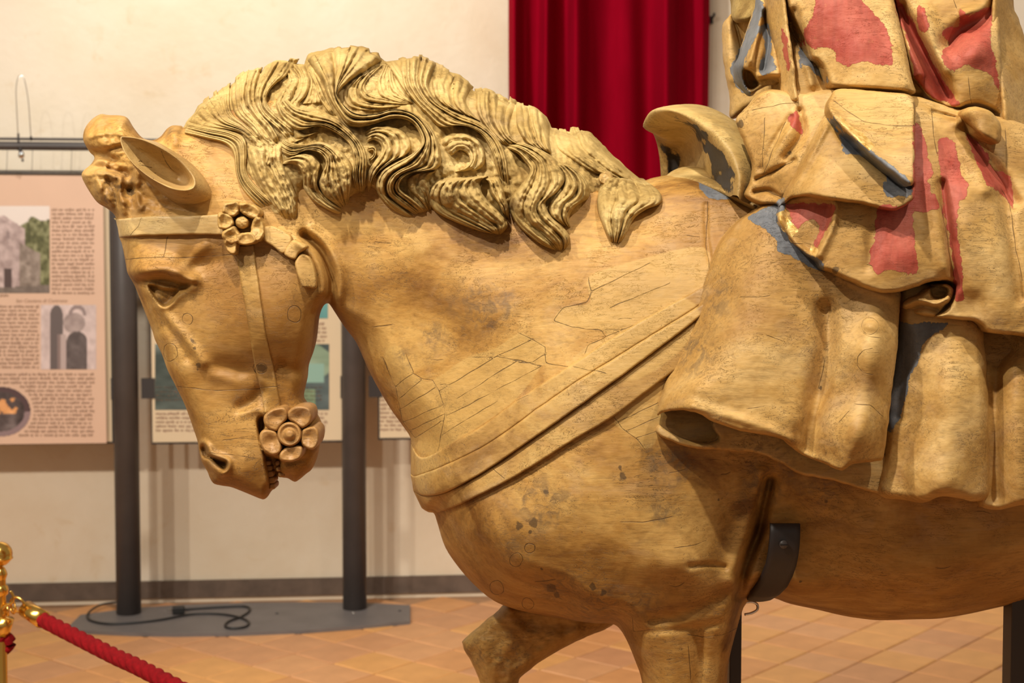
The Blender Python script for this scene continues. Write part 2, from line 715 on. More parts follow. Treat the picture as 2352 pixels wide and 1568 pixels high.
class NB:
    def __init__(self, nt):
        self.nt = nt

    def n(self, kind, **kw):
        nd = self.nt.nodes.new(kind)
        for k, v in kw.items():
            setattr(nd, k, v)
        return nd

    def lk(self, a, b):
        self.nt.links.new(a, b)

    def coord(self, scale=(1, 1, 1), rot=(0, 0, 0)):
        tc = self.n('ShaderNodeTexCoord')
        mp = self.n('ShaderNodeMapping')
        mp.inputs['Scale'].default_value = scale
        mp.inputs['Rotation'].default_value = rot
        self.lk(tc.outputs['Object'], mp.inputs['Vector'])
        return mp.outputs['Vector']

    def noise(self, vec, scale, detail=4.0, rough=0.55, dist=0.0):
        nd = self.n('ShaderNodeTexNoise')
        nd.inputs['Scale'].default_value = scale
        nd.inputs['Detail'].default_value = detail
        nd.inputs['Roughness'].default_value = rough
        nd.inputs['Distortion'].default_value = dist
        if vec is not None:
            self.lk(vec, nd.inputs['Vector'])
        return nd.outputs['Fac']

    def ramp(self, fac, stops):
        nd = self.n('ShaderNodeValToRGB')
        cr_ = nd.color_ramp
        while len(cr_.elements) > 1:
            cr_.elements.remove(cr_.elements[-1])
        for i, (p, c) in enumerate(stops):
            e = cr_.elements[0] if i == 0 else cr_.elements.new(p)
            e.position = p
            c = (c, c, c) if np.isscalar(c) else c
            e.color = (*c, 1)
        self.lk(fac, nd.inputs['Fac'])
        return nd.outputs['Color']

    def mix(self, fac, a, b, mode='MIX'):
        nd = self.n('ShaderNodeMix', data_type='RGBA', blend_type=mode)
        for sock, v in ((nd.inputs[0], fac), (nd.inputs[6], a), (nd.inputs[7], b)):
            if isinstance(v, (int, float)):
                sock.default_value = v
            elif isinstance(v, tuple):
                sock.default_value = (*v, 1)
            else:
                self.lk(v, sock)
        return nd.outputs[2]

    def math(self, op, a, b=None, c=None, clamp=False):
        nd = self.n('ShaderNodeMath', operation=op, use_clamp=clamp)
        for i, v in enumerate((a, b, c)):
            if v is None:
                continue
            if isinstance(v, (int, float)):
                nd.inputs[i].default_value = v
            else:
                self.lk(v, nd.inputs[i])
        return nd.outputs[0]

    def mrange(self, v, a, b, c=0.0, d=1.0):
        nd = self.n('ShaderNodeMapRange')
        nd.interpolation_type = 'SMOOTHSTEP'
        nd.inputs[1].default_value = a
        nd.inputs[2].default_value = b
        nd.inputs[3].default_value = c
        nd.inputs[4].default_value = d
        self.lk(v, nd.inputs[0])
        return nd.outputs[0]

    def attr(self, name):
        return self.n('ShaderNodeAttribute', attribute_name=name).outputs['Fac']

    def bump(self, h, strength, dist, prev=None):
        nd = self.n('ShaderNodeBump')
        nd.inputs['Strength'].default_value = strength
        nd.inputs['Distance'].default_value = dist
        self.lk(h, nd.inputs['Height'])
        if prev is not None:
            self.lk(prev, nd.inputs['Normal'])
        return nd.outputs['Normal']


def srgb(r, g, b):
    def f(c):
        c /= 255.0
        return c / 12.92 if c <= 0.04045 else ((c + 0.055) / 1.055) ** 2.4
    return (f(r), f(g), f(b))


def wood(name, dark, mid, light, grain_rot=(0, 0, 0), rough=0.55, bump=1.0, paint=False, streak=0.5, spec=0.35):
    m, nt, bs = mat_new(name)
    b = NB(nt)
    base = b.coord()
    n1 = b.noise(b.coord((0.55, 1, 1), grain_rot), 9.0, 8, 0.66, 0.5)
    col = b.ramp(n1, [(0.34, dark), (0.48, mid), (0.62, light)])
    col = b.mix(b.mrange(b.noise(base, 2.6, 4, 0.55, 0.3), 0.46, 0.62, 0.0, 0.55), col, tuple(0.72 * d + 0.28 * q for d, q in zip(dark, mid)))
    n1b = b.noise(base, 22.0, 5, 0.65, 0.6)
    col = b.mix(b.mrange(n1b, 0.5, 0.75, 0.0, 0.35), col, dark)
    # greyish wax and dust patches
    n4 = b.noise(b.coord((1, 1, 1.7)), 11.0, 5, 0.6, 0.8)
    col = b.mix(b.mrange(n4, 0.52, 0.70, 0.0, 0.36), col, tuple(0.5 * a + 0.5 * c for a, c in zip(mid, (0.40, 0.30, 0.21))))
    # long grain
    g = b.coord((0.10, 1.0, 1.0), grain_rot)
    n2 = b.noise(g, 230.0, 5, 0.65, 0.3)
    col = b.mix(streak, col, b.ramp(n2, [(0.28, 0.45), (0.5, 1.0), (0.75, 1.14)]), 'MULTIPLY')
    # pits and worm holes
    n3 = b.noise(base, 420.0, 3, 0.6)
    n3b = b.noise(base, 26.0, 3, 0.5)
    pit = b.math('MULTIPLY', b.mrange(n3, 0.62, 0.70), b.mrange(n3b, 0.45, 0.62))
    col = b.mix(b.math('MULTIPLY', pit, 0.55), col, (0.09, 0.05, 0.02))
    # crackle of fine grain splits
    gs = b.coord((0.22, 1.0, 1.0), grain_rot)
    n5 = b.noise(gs, 75.0, 4, 0.7, 1.6)
    split = b.math('MULTIPLY', b.mrange(b.math('ABSOLUTE', b.math('SUBTRACT', n5, 0.5)), 0.012, 0.0), b.mrange(b.noise(base, 13.0, 3, 0.5), 0.44, 0.60))
    col = b.mix(b.math('MULTIPLY', split, 0.7), col, (0.07, 0.04, 0.015))
    # browner old patina, newer pale wood, dark knots
    col = b.mix(b.math('MULTIPLY', b.attr('patina'), b.mrange(n1b, 0.30, 0.62, 0.5, 0.95)), col, tuple(0.8 * d + 0.2 * q for d, q in zip(dark, mid)))
    pale = b.mrange(b.attr('pale'), 0.4, 0.6)
    pcol = b.mix(0.6, srgb(200, 164, 96), b.ramp(n2, [(0.2, 0.7), (0.5, 1.0), (0.8, 1.08)]), 'MULTIPLY')
    col = b.mix(b.math('MULTIPLY', pale, 0.55), col, pcol)
    dk = b.mrange(b.math('ADD', b.attr('dark'), b.math('MULTIPLY', b.math('SUBTRACT', b.noise(base, 150.0, 5, 0.7), 0.5), 1.3)), 0.38, 0.72)
    col = b.mix(b.math('MULTIPLY', dk, 0.75), col, (0.065, 0.038, 0.018))
    stn_shade = b.math('MULTIPLY', b.attr('stain_shade'), b.mrange(b.noise(base, 60.0, 5, 0.7, 0.8), 0.42, 0.62))  # wood stains, plus shade painted in the horse's eye and nostril
    col = b.mix(b.math('MULTIPLY', stn_shade, 0.62), col, (0.13, 0.085, 0.045))
    hgt = b.math('ADD', b.math('MULTIPLY', n2, 0.5), b.math('MULTIPLY', b.math('SUBTRACT', 1.0, pit), 0.4))
    hgt = b.math('SUBTRACT', hgt, b.math('MULTIPLY', split, 0.8))
    rsock = None
    if paint:
        wob = b.math('MULTIPLY', b.math('SUBTRACT', b.noise(base, 60.0, 8, 0.7), 0.5), 1.25)
        flake = b.mrange(b.noise(base, 190.0, 3, 0.6), 0.30, 0.36)
        pn = b.noise(base, 18.0, 5, 0.6)
        scr = b.noise(b.coord((1, 1, 0.06)), 150.0, 3, 0.6)
        for nm, c1, c2 in (('red', srgb(164, 62, 50), srgb(188, 96, 78)), ('blue', srgb(88, 94, 102), srgb(126, 130, 134))):
            f = b.mrange(b.math('ADD', b.attr(nm), wob), 0.46, 0.52)
            pc = b.ramp(pn, [(0.35, c1), (0.65, c2)])
            pc = b.mix(0.45, pc, b.ramp(scr, [(0.3, 0.62), (0.55, 1.0), (0.8, 1.15)]), 'MULTIPLY')
            f2 = b.math('MULTIPLY', f, b.math('ADD', b.math('MULTIPLY', flake, 0.12), 0.84))
            col = b.mix(f2, col, pc)
            hgt = b.math('ADD', hgt, b.math('MULTIPLY', f, 0.6))
        bk = b.mrange(b.math('ADD', b.attr('black'), wob), 0.44, 0.56)
        col = b.mix(b.math('MULTIPLY', bk, 0.9), col, srgb(52, 46, 40))
        gf = b.mrange(b.math('ADD', b.attr('gold'), b.math('MULTIPLY', wob, 0.4)), 0.46, 0.52)
        gc = b.ramp(b.noise(b.coord((1, 1, 1), (0, 0.6, 0)), 120.0, 3, 0.6), [(0.35, srgb(196, 150, 70)), (0.6, srgb(240, 205, 130))])
        col = b.mix(gf, col, gc)
        b.lk(b.math('MULTIPLY', gf, 0.35), bs.inputs['Metallic'])
        rsock = b.math('SUBTRACT', rough, b.math('MULTIPLY', gf, 0.22))
    cw = b.math('ADD', b.math('ABSOLUTE', b.attr('crk')), b.math('MULTIPLY', b.math('SUBTRACT', b.noise(base, 45.0, 3, 0.6), 0.42), 3.2))
    cf = b.math('MULTIPLY', b.mrange(cw, 1.25, 0.35), b.mrange(b.attr('crack'), 0.35, 0.55))
    col = b.mix(b.math('MULTIPLY', cf, 0.72), col, (0.075, 0.042, 0.018))
    hgt = b.math('SUBTRACT', hgt, b.math('MULTIPLY', cf, 1.5))
    b.lk(col, bs.inputs['Base Color'])
    if rsock is None:
        rr = b.mrange(n1b, 0.3, 0.7, rough - 0.1, rough + 0.1)
        b.lk(rr, bs.inputs['Roughness'])
    else:
        b.lk(rsock, bs.inputs['Roughness'])
    bs.inputs['Specular IOR Level'].default_value = spec
    nrm = b.bump(b.noise(b.coord((0.5, 1, 1), grain_rot), 48.0, 6, 0.6, 0.4), 0.14 * bump, 0.004)
    nrm = b.bump(hgt, 0.6 * bump, 0.0016, nrm)
    b.lk(nrm, bs.inputs['Normal'])
    return m


def plain(name, col, rough=0.5, metal=0.0, var=0.0, scale=8.0, bump=0.0, spec=0.5):
    m, nt, bs = mat_new(name)
    b = NB(nt)
    if var > 0:
        n = b.noise(b.coord(), scale, 5, 0.6, 0.3)
        c = b.ramp(n, [(0.3, tuple(x * (1 - var) for x in col)), (0.7, tuple(min(1, x * (1 + var)) for x in col))])
        b.lk(c, bs.inputs['Base Color'])
        if bump > 0:
            b.lk(b.bump(b.noise(b.coord(), scale * 6, 5, 0.6), bump, 0.004), bs.inputs['Normal'])
    else:
        bs.inputs['Base Color'].default_value = (*col, 1)
    bs.inputs['Roughness'].default_value = rough
    bs.inputs['Metallic'].default_value = metal
    bs.inputs['Specular IOR Level'].default_value = spec
    return m


M = {}
M['horse'] = wood('waxed_ochre_wood', srgb(124, 86, 36), srgb(172, 132, 68), srgb(196, 160, 92))
M['mane'] = wood('dusty_carved_wood', srgb(134, 106, 58), srgb(174, 146, 88), srgb(198, 172, 114), rough=0.78, streak=0.3, spec=0.18)
M['harness'] = wood('harness_wood', srgb(140, 102, 50), srgb(180, 140, 76), srgb(200, 164, 98), streak=0.4)
M['new'] = wood('replacement_wood', srgb(164, 130, 76), srgb(186, 152, 94), srgb(204, 174, 116), streak=0.35, rough=0.45)
M['muzzle'] = wood('muzzle_wood', srgb(146, 104, 56), srgb(172, 128, 72), srgb(190, 148, 90), streak=0.35, rough=0.45)
M['robe'] = wood('painted_robe_wood', srgb(156, 113, 54), srgb(195, 154, 86), srgb(216, 180, 116), paint=True, rough=0.58)
M['saddle'] = wood('saddle_wood', srgb(148, 116, 62), srgb(184, 152, 90), srgb(204, 174, 112), paint=True, rough=0.55)
M['steel'] = plain('dark_grey_steel', srgb(78, 72, 70), 0.45, 0.0, 0.15, 6)
M['black'] = plain('black_enamel', srgb(52, 46, 44), 0.5, 0.0)
M['brass'] = plain('polished_brass', srgb(236, 190, 96), 0.22, 1.0)
M['rope'] = plain('red_twisted_rope', srgb(132, 10, 18), 0.8, 0, 0.25, 90, 0.6, 0.15)
M['cable'] = plain('black_rubber', (0.012, 0.011, 0.011), 0.5)
M['glass'] = plain('clear_plastic', (0.85, 0.85, 0.85), 0.1)
M['chrome'] = plain('bright_chrome', (0.75, 0.73, 0.70), 0.12, 1.0)
M['board'] = plain('cream_board', srgb(226, 206, 172), 0.6, 0, 0.03, 3)
M['pink'] = plain('rosy_paper', srgb(226, 190, 164), 0.6, 0, 0.05, 2)
M['ink'] = plain('grey_brown_ink', srgb(162, 130, 108), 0.7)


def wall_mat():
    m, nt, bs = mat_new('cream_plaster')
    b = NB(nt)
    n = b.noise(b.coord(), 1.6, 6, 0.6, 0.4)
    col = b.ramp(n, [(0.3, srgb(230, 211, 182)), (0.5, srgb(238, 223, 198)), (0.7, srgb(244, 231, 210))])
    n2 = b.noise(b.coord(), 9.0, 5, 0.65, 0.5)
    col = b.mix(b.mrange(n2, 0.58, 0.78, 0, 0.35), col, srgb(214, 180, 128))
    b.lk(col, bs.inputs['Base Color'])
    bs.inputs['Roughness'].default_value = 0.85
    b.lk(b.bump(b.noise(b.coord(), 30.0, 6, 0.6), 0.25, 0.01), bs.inputs['Normal'])
    return m


M['wall'] = wall_mat()
M['skirting'] = plain('worn_dark_skirting', srgb(104, 88, 76), 0.7, 0, 0.25, 14, 0.3)
TILES = [plain('terracotta_%s' % k, c, 0.5, 0, 0.10, 9, 0.2) for k, c in
         (('orange', srgb(198, 142, 90)), ('rose', srgb(190, 138, 96)), ('ochre', srgb(204, 150, 90)), ('pale', srgb(198, 146, 100)))]
M['grout'] = plain('tile_grout', srgb(168, 128, 92), 0.85, 0, 0.1, 30)


def velvet():
    m, nt, bs = mat_new('crimson_velvet')
    b = NB(nt)
    n = b.noise(b.coord((1, 1, 0.2)), 14.0, 4, 0.6)
    b.lk(b.ramp(n, [(0.3, (0.23, 0.0, 0.009)), (0.7, (0.29, 0.0003, 0.013))]), bs.inputs['Base Color'])
    bs.inputs['Roughness'].default_value = 0.9
    bs.inputs['Specular IOR Level'].default_value = 0.05
    bs.inputs['Sheen Weight'].default_value = 0.0
    bs.inputs['Sheen Roughness'].default_value = 0.3
    bs.inputs['Sheen Tint'].default_value = (1.0, 0.05, 0.12, 1)
    return m


M['velvet'] = velvet()


def print_mat():
    m, nt, bs = mat_new('printed_picture')
    nd = nt.nodes.new('ShaderNodeAttribute')
    nd.attribute_name = 'print'
    nt.links.new(nd.outputs['Color'], bs.inputs['Base Color'])
    bs.inputs['Roughness'].default_value = 0.55
    return m


M['print'] = print_mat()

# ------------------------------------------------------------------ the room
def plane4(name, a, b_, c, d, mat, parent=None):
    return mesh_np(name, [a, b_, c, d], [(0, 1, 2, 3)], mat, parent, smooth=False)


def wxy(X, off=0.0):               # wall-parallel coordinates: X along the world x axis
    return WY + WT * X - off * WN


def slab(name, X0, X1, o0, o1, z0, z1, mat, parent=None):
    """box aligned with the back wall between two offsets in front of it"""
    nx, ny = WT / WN, -1.0 / WN
    tx, ty = 1.0 / WN, WT / WN
    V = []
    for z in (z0, z1):
        for o in (o0, o1):
            for X in (X0, X1):
                V.append((X + nx * o, WY + WT * X + ny * o, z))
    Q = [(0, 1, 3, 2), (4, 6, 7, 5), (0, 4, 5, 1), (2, 3, 7, 6), (0, 2, 6, 4), (1, 5, 7, 3)]
    return mesh_np(name, V, Q, mat, parent, smooth=False)


tag(slab('wall_back', -5.5, 6.0, -0.2, 0.0, -0.05, 4.2, M['wall']), 'cream plaster wall behind the statue', kind='structure')
tag(slab('baseboard_back', -5.5, 6.0, 0.0, 0.014, 0.0, 0.068, M['skirting']), 'worn dark grey baseboard along the cream wall', kind='structure')

floor = mesh_np('floor', [(-6, -2, -0.02), (7, -2, -0.02), (7, 6.4, -0.02), (-6, 6.4, -0.02)], [(0, 1, 2, 3)], M['grout'], smooth=False)
tag(floor, 'terracotta tiled floor laid on the diagonal', kind='structure')


def build_tiles():
    ts = 0.187
    th = math.atan(WT) + math.radians(45)
    ux, uy = math.cos(th), math.sin(th)
    hs = ts / 2 - 0.0022

    def tile_mesh(k, mat):
        e = 0.004
        V = [(-hs, -hs, -0.02), (hs, -hs, -0.02), (hs, hs, -0.02), (-hs, hs, -0.02),
             (-hs, -hs, -0.003), (hs, -hs, -0.003), (hs, hs, -0.003), (-hs, hs, -0.003),
             (-hs + e, -hs + e, 0), (hs - e, -hs + e, 0), (hs - e, hs - e, 0), (-hs + e, hs - e, 0)]
        Q = [(8, 9, 10, 11)]
        for i in range(4):
            j = (i + 1) % 4
            Q.append((i, j, j + 4, i + 4))
            Q.append((i + 4, j + 4, j + 8, i + 8))
        me = bpy.data.meshes.new('floor_tile')
        me.from_pydata(V, [], Q)
        me.materials.append(mat)
        return me
    meshes = [tile_mesh(k, m) for k, m in enumerate(TILES)]
    r = random.Random(4)
    near = []
    rest = []
    for i in range(-60, 61):
        for j in range(-60, 61):
            x = ux * i * ts - uy * j * ts + 0.05
            y = 4.9 + uy * i * ts + ux * j * ts
            wall = WY + WT * x - 0.012
            if y > wall - 0.06 or y < -1.5 or x < -5 or x > 6:
                continue
            px = 1176 + x / y * FPX if y > 0.3 else 1e9
            if y > 4.15 and -120 < px < 2500:
                near.append((x, y))
            else:
                rest.append((x, y))
    for x, y in near[:300]:
        o = bpy.data.objects.new('floor_tile', r.choice(meshes))
        coll.objects.link(o)
        o.parent = floor
        o.location = (x, y, r.uniform(-0.0008, 0.0008))
        o.rotation_euler = (r.uniform(-.002, .002), r.uniform(-.002, .002), th)
    V = []
    Q = []
    MI = []
    for x, y in rest + near[300:]:
        a = len(V)
        for sx, sy in ((-1, -1), (1, -1), (1, 1), (-1, 1)):
            V.append((x + hs * (sx * ux - sy * uy), y + hs * (sx * uy + sy * ux), 0))
        for k in range(4):
            V.append((V[a + k][0], V[a + k][1], -0.02))
        Q.append((a, a + 1, a + 2, a + 3))
        for k in range(4):
            k2 = (k + 1) % 4
            Q.append((a + k2, a + k, a + 4 + k, a + 4 + k2))
    o = mesh_np('floor_tile_field', V, Q, TILES[0], floor, smooth=False)
    for m in TILES[1:]:
        o.data.materials.append(m)
    mi = np.repeat(np.random.default_rng(3).integers(0, 4, len(Q) // 5), 5)
    o.data.polygons.foreach_set('material_index', mi.astype(np.int32))
    o['kind'] = 'stuff'


build_tiles()

# ------------------------------------------------------------------ curtain
def build_curtain():
    Xa = float(BG(1166, 200, 0.12)[0])
    Xb = float(BG(1625, 200, 0.12)[0])
    n = 260
    u = np.linspace(0, 1, n)
    px = 1166 + u * (1625 - 1166)
    # fold profile: crests where the photograph shows bright stripes
    crest = [(1174, 7, .12, 26), (1206, 5, .010, 9), (1242, 5.5, .12, 28), (1304, 6, .14, 46), (1350, 12, .010, 20), (1424, 26, .055, 44), (1514, 11, .14, 40), (1560, 10, .010, 14), (1606, 14, .04, 16)]
    pr = np.zeros(n)
    for c, w, a, wr in crest:     # steep towards the left, long towards the right
        pr += a * np.exp(-(np.abs(px - c) / np.where(px < c, w, wr)) ** 1.8)
    V = []
    nz = 40
    zs = np.linspace(0.04, 3.6, nz)
    nx, ny = WT / WN, -1 / WN
    X = Xa + u * (Xb - Xa)
    for z in zs:
        k = 0.85 + 0.25 * math.sin(z * 1.3)
        sh = 0.006 * np.sin(z * 2.2 + u * 9)
        o = 0.07 + pr * k + 0.006 * np.sin(u * 40 + z)
        V.append(np.stack([X + sh + nx * o, WY + WT * X + ny * o, np.full(n, z)], -1))
    F = np.concatenate(V)
    back = F.copy()
    back[:, 0] -= nx * 0.012
    back[:, 1] -= ny * 0.012
    I = np.arange(nz * n).reshape(nz, n)
    Q = np.stack([I[:-1, :-1], I[:-1, 1:], I[1:, 1:], I[1:, :-1]], -1).reshape(-1, 4)
    N = nz * n
    Qb = (Q + N)[:, ::-1]
    side = []
    for k in range(nz - 1):
        for c in (0, n - 1):
            side.append((I[k, c], I[k + 1, c], I[k + 1, c] + N, I[k, c] + N))
    for c in range(n - 1):
        for k in (0, nz - 1):
            side.append((I[k, c], I[k, c + 1], I[k, c + 1] + N, I[k, c] + N))
    r = thing('curtain', (float(X.mean()), WY + WT * float(X.mean()) - 0.1, 0.0), 'crimson velvet curtain hanging in folds against the cream wall', 'curtain')
    mesh_np('drape', np.vstack([F, back]), np.vstack([Q, Qb, side]), M['velvet'], r)
    p0 = np.array([Xa - 0.15, WY + WT * (Xa - 0.15) - 0.10, 3.62])
    p1 = np.array([Xb + 0.15, WY + WT * (Xb + 0.15) - 0.10, 3.62])
    tube('rod', [p0, (p0 + p1) / 2, p1], 0.014, M['black'], r)


build_curtain()
hk = thing('wall_hook', tuple(BG(1633, 46, 0.0)), 'small black hook on the wall beside the curtain', 'hook')
a = BG(1633, 46, 0.0)
b2 = BG(1633, 46, 0.035)
c2 = BG(1640, 36, 0.045)
box('hook_plate', tuple(BG(1633, 46, 0.006)), (0.016, 0.008, 0.03), M['black'], hk, rz=math.atan(WT))
tube('hook_arm', [a, b2, c2, BG(1641, 30, 0.045)], 0.005, M['black'], hk, n=8)

# ------------------------------------------------------------------ exhibition stand and panels
OFFP = 0.29                        # posts stand this far in front of the wall
M['plate'] = plain('grey_floor_plate', srgb(104, 98, 96), 0.5, 0, 0.12, 10)


def build_stand():
    f1 = FL(296, 1411, 0.0)
    st = thing('panel_stand', tuple(FL(555, 1415, 0.0)), 'dark grey steel display stand with two round posts and an oval floor plate', 'display stand')
    out = [(152, 1443), (200, 1448), (300, 1453), (400, 1455), (550, 1453), (700, 1447), (850, 1435), (942, 1426), (942, 1389), (850, 1384), (700, 1382),
           (560, 1383), (420, 1388), (300, 1396), (185, 1411)]
    top = np.array([FL(x, y, 0.012) for x, y in out])
    n = len(top)
    bot = top.copy()
    bot[:, 2] = 0.0
    c = top.mean(0)
    V = np.vstack([top, bot, c[None], (c - [0, 0, 0.012])[None]])
    Q = [(i, n + i, n + (i + 1) % n, (i + 1) % n) for i in range(n)]
    T = [(2 * n, i, (i + 1) % n) for i in range(n)] + [(2 * n + 1, n + (i + 1) % n, n + i) for i in range(n)]
    mesh_np('base_plate', V, Q, M['plate'], st, tris=T, smooth=False)
    ztop = float(BG(150, 322, OFFP)[2])
    feet = []
    for px, py in ((296, 1411), (815, 1400)):
        X = float(BG(px, py, OFFP)[0])
        Yp = WY + WT * X - OFFP * WN
        feet.append((X, Yp))
        lathe('post', [(0.0, 0.012), (0.045, 0.012), (0.045, ztop + 0.03), (0.040, ztop + 0.036), (0.0, ztop + 0.036)], (X, Yp, 0), M['steel'], st)
    # clips that hold the boards
    for px0, px1, y0, y1 in ((246, 262, 868, 917), (316, 331, 868, 915), (773, 790, 863, 914), (838, 854, 863, 912), (246, 262, 506, 552), (838, 854, 508, 552)):
        a = BG(px0, y1, OFFP)
        b = BG(px1, y0, OFFP)
        slab('clip', a[0] - 0.012, b[0] + 0.012, OFFP - 0.006, OFFP + 0.006, a[2], b[2], M['black'], st)
    # top rails
    za = float(BG(100, 338, OFFP)[2])
    zb = float(BG(100, 325, OFFP)[2])
    for nm, z, r, o in (('rail', za, 0.0155, OFFP + 0.05), ('cable_rail', zb + 0.004, 0.005, OFFP + 0.055)):
        xs = np.linspace(-2.75, feet[1][0] + 0.05, 8)
        tube(nm, [(x, WY + WT * x - o * WN, z) for x in xs], r, M['steel'], st)
    # feet screws
    for px, py in ((812, 1406), (918, 1402), (636, 1408)):
        p = FL(px, py, 0.0135)
        lathe('screw', [(0.0, 0.002), (0.006, 0.001), (0.006, -0.002)], tuple(p), M['chrome'] if px == 812 else M['black'], st, n=12)
    return feet


feet = build_stand()


def text_lines(name, lines, off, parent, mat, seed=1, xh=4.2, lw=3.0):
    """rows of unreadably small print: little upright strokes grouped as words"""
    r = random.Random(seed)
    V = []
    Q = []
    for x0, x1, y in lines:
        x = x0
        while x < x1 - 4:
            wl = r.randint(2, 9)
            for k in range(wl):
                w = r.choice((1.9, 2.4, 2.9, 1.2))
                if x + w > x1:
                    break
                up = r.choice((0, 0, 0, 1.8, 0))
                dn = r.choice((0, 0, 0, 0, 1.4))
                a = len(V)
                for qx, qy in ((x, y + dn), (x + w, y + dn), (x + w, y - xh - up), (x, y - xh - up)):
                    V.append(BG(qx, qy, off))
                Q.append((a, a + 1, a + 2, a + 3))
                x += w + 0.75
            x += r.uniform(2.2, 4.2)
    o = mesh_np(name, V, Q, mat, parent, smooth=False)
    o['kind'] = 'stuff'
    return o


def picture(name, x0, y0, x1, y1, off, parent, fn, nx=70, ny=70, round_=False):
    u = np.linspace(0, 1, nx)
    v = np.linspace(0, 1, ny)
    U, Vv = np.meshgrid(u, v)
    col = np.clip(fn(U, Vv), 0, 1)
    pts = BG((x0 + U * (x1 - x0)).ravel(), (y0 + Vv * (y1 - y0)).ravel(), off)
    I = np.arange(nx * ny).reshape(ny, nx)
    Q = np.stack([I[:-1, :-1], I[1:, :-1], I[1:, 1:], I[:-1, 1:]], -1).reshape(-1, 4)
    if round_:
        cu = U.ravel()[Q].mean(1) - 0.5
        cv = Vv.ravel()[Q].mean(1) - 0.5
        Q = Q[cu ** 2 + cv ** 2 < 0.25]
    o = mesh_np(name, pts, Q, M['print'], parent, smooth=False)
    a = o.data.attributes.new('print', 'FLOAT_COLOR', 'POINT')
    lin = np.where(col <= 0.04045, col / 12.92, ((col + 0.055) / 1.055) ** 2.4)
    rgba = np.concatenate([lin.reshape(-1, 3), np.ones((nx * ny, 1))], 1).astype(np.float32)
    a.data.foreach_set('color', rgba.ravel())
    return o


def C3(r, g, b):
    return np.array([r, g, b], float) / 255.0


def church(U, V):
    col = np.zeros(U.shape + (3,))
    col[:] = C3(238, 226, 218)
    nz = fnoise(U * 200, V * 200, 12, 4, 31)[..., None] * 0.05
    tree = (((U - 0.86) / 0.30) ** 2 + ((V - 0.45) / 0.32) ** 2 + 0.35 * fnoise(U * 200, V * 200, 30, 3, 5) < 1)
    tree |= (((U - 0.95) / 0.14) ** 2 + ((V - 0.72) / 0.22) ** 2 < 1)
    tn = fnoise(U * 200, V * 200, 9, 3, 8)[..., None]
    col = np.where(tree[..., None], C3(112, 112, 70) + tn * 0.16, col)
    wall = (V > 0.10 + np.abs(U - 0.38) * 0.55) & (U < 0.67)
    col = np.where(wall[..., None], C3(186, 164, 160) + nz * 2, col)
    side = (V > 0.42 + (U - 0.6) * 0.45) & (U >= 0.6) & (U < 0.88)
    col = np.where(side[..., None], C3(150, 134, 122) + nz * 2, col)
    door = (U > 0.40) & (U < 0.50) & (V > 0.72) & (V < 0.96)
    col = np.where(door[..., None], C3(82, 62, 58), col)
    win = ((U - 0.45) ** 2 / 0.02 ** 2 + (V - 0.33) ** 2 / 0.05 ** 2 < 1)
    col = np.where(win[..., None], C3(150, 130, 128), col)
    gnd = V > 0.93 - (U - 0.5) * 0.05
    col = np.where(gnd[..., None], C3(120, 106, 96) + nz, col)
    return col


def arches(U, V):
    col = np.zeros(U.shape + (3,))
    col[:] = C3(214, 194, 190)
    nz = fnoise(U * 150, V * 150, 14, 4, 41)[..., None] * 0.05
    col = col + nz
    w1 = (U > 0.17) & (U < 0.40) & (V > 0.18 + 0 * U)
    w1 |= ((U - 0.28) / 0.12) ** 2 + ((V - 0.2) / 0.2) ** 2 < 1
    col = np.where(w1[..., None], C3(104, 92, 90), col)
    sh = ((U - 0.6) / 0.2) ** 2 + ((V - 0.28) / 0.16) ** 2 < 1
    col = np.where(sh[..., None], C3(168, 150, 146) + nz, col)
    pil = (U > 0.30) & (U < 0.46) & (V > 0.45)
    col = np.where(pil[..., None], C3(190, 170, 166) - ((U - 0.30) < 0.05)[..., None] * 0.2, col)
    w2 = (U > 0.46) & (U < 0.84) & (V > 0.56)
    w2 |= ((U - 0.65) / 0.19) ** 2 + ((V - 0.58) / 0.17) ** 2 < 1
    col = np.where(w2[..., None], C3(98, 86, 84) + nz, col)
    arc = np.abs(np.hypot(U - 0.66, (V - 0.16)) - 0.13) < 0.03
    col = np.where((arc & (V < 0.17))[..., None], C3(150, 132, 130), col)
    return col


def medallion(U, V):
    r = np.hypot(U - 0.5, V - 0.5)
    col = np.zeros(U.shape + (3,))
    col[:] = C3(92, 78, 76)
    n = fnoise(U * 150, V * 150, 26, 4, 51)[..., None]
    col = col + n * 0.12
    fire = (n[..., 0] > 0.05) & (V < 0.55) & (r < 0.38)
    col = np.where(fire[..., None], C3(226, 158, 96) + n * 0.1, col)
    col = np.where((r > 0.40)[..., None], C3(150, 126, 128) - (V[..., None] < 0.5) * 0.25, col)
    return col


def teal(U, V):
    col = np.zeros(U.shape + (3,))
    col[:] = C3(76, 92, 92)
    n = fnoise(U * 150, V * 150, 30, 4, 61)[..., None]
    col = col + n * 0.08
    blob = ((U - 0.86) / 0.16) ** 2 + ((V - 0.28) / 0.30) ** 2 < 1
    col = np.where(blob[..., None], C3(142, 166, 140) + n * 0.06, col)
    cup = (U > 0.80) & (U < 0.97) & (V > 0.30) & (V < 0.58)
    col = np.where(cup[..., None], C3(146, 186, 172), col)
    low = (U > 0.80) & (U < 0.92) & (V > 0.68)
    col = np.where(low[..., None], C3(132, 158, 124) + n * 0.05, col)
    l1 = (U < 0.3) & (V > 0.0) & (V < 1.0)
    col = np.where(l1[..., None], C3(86, 98, 92) + n * 0.1, col)
    return col


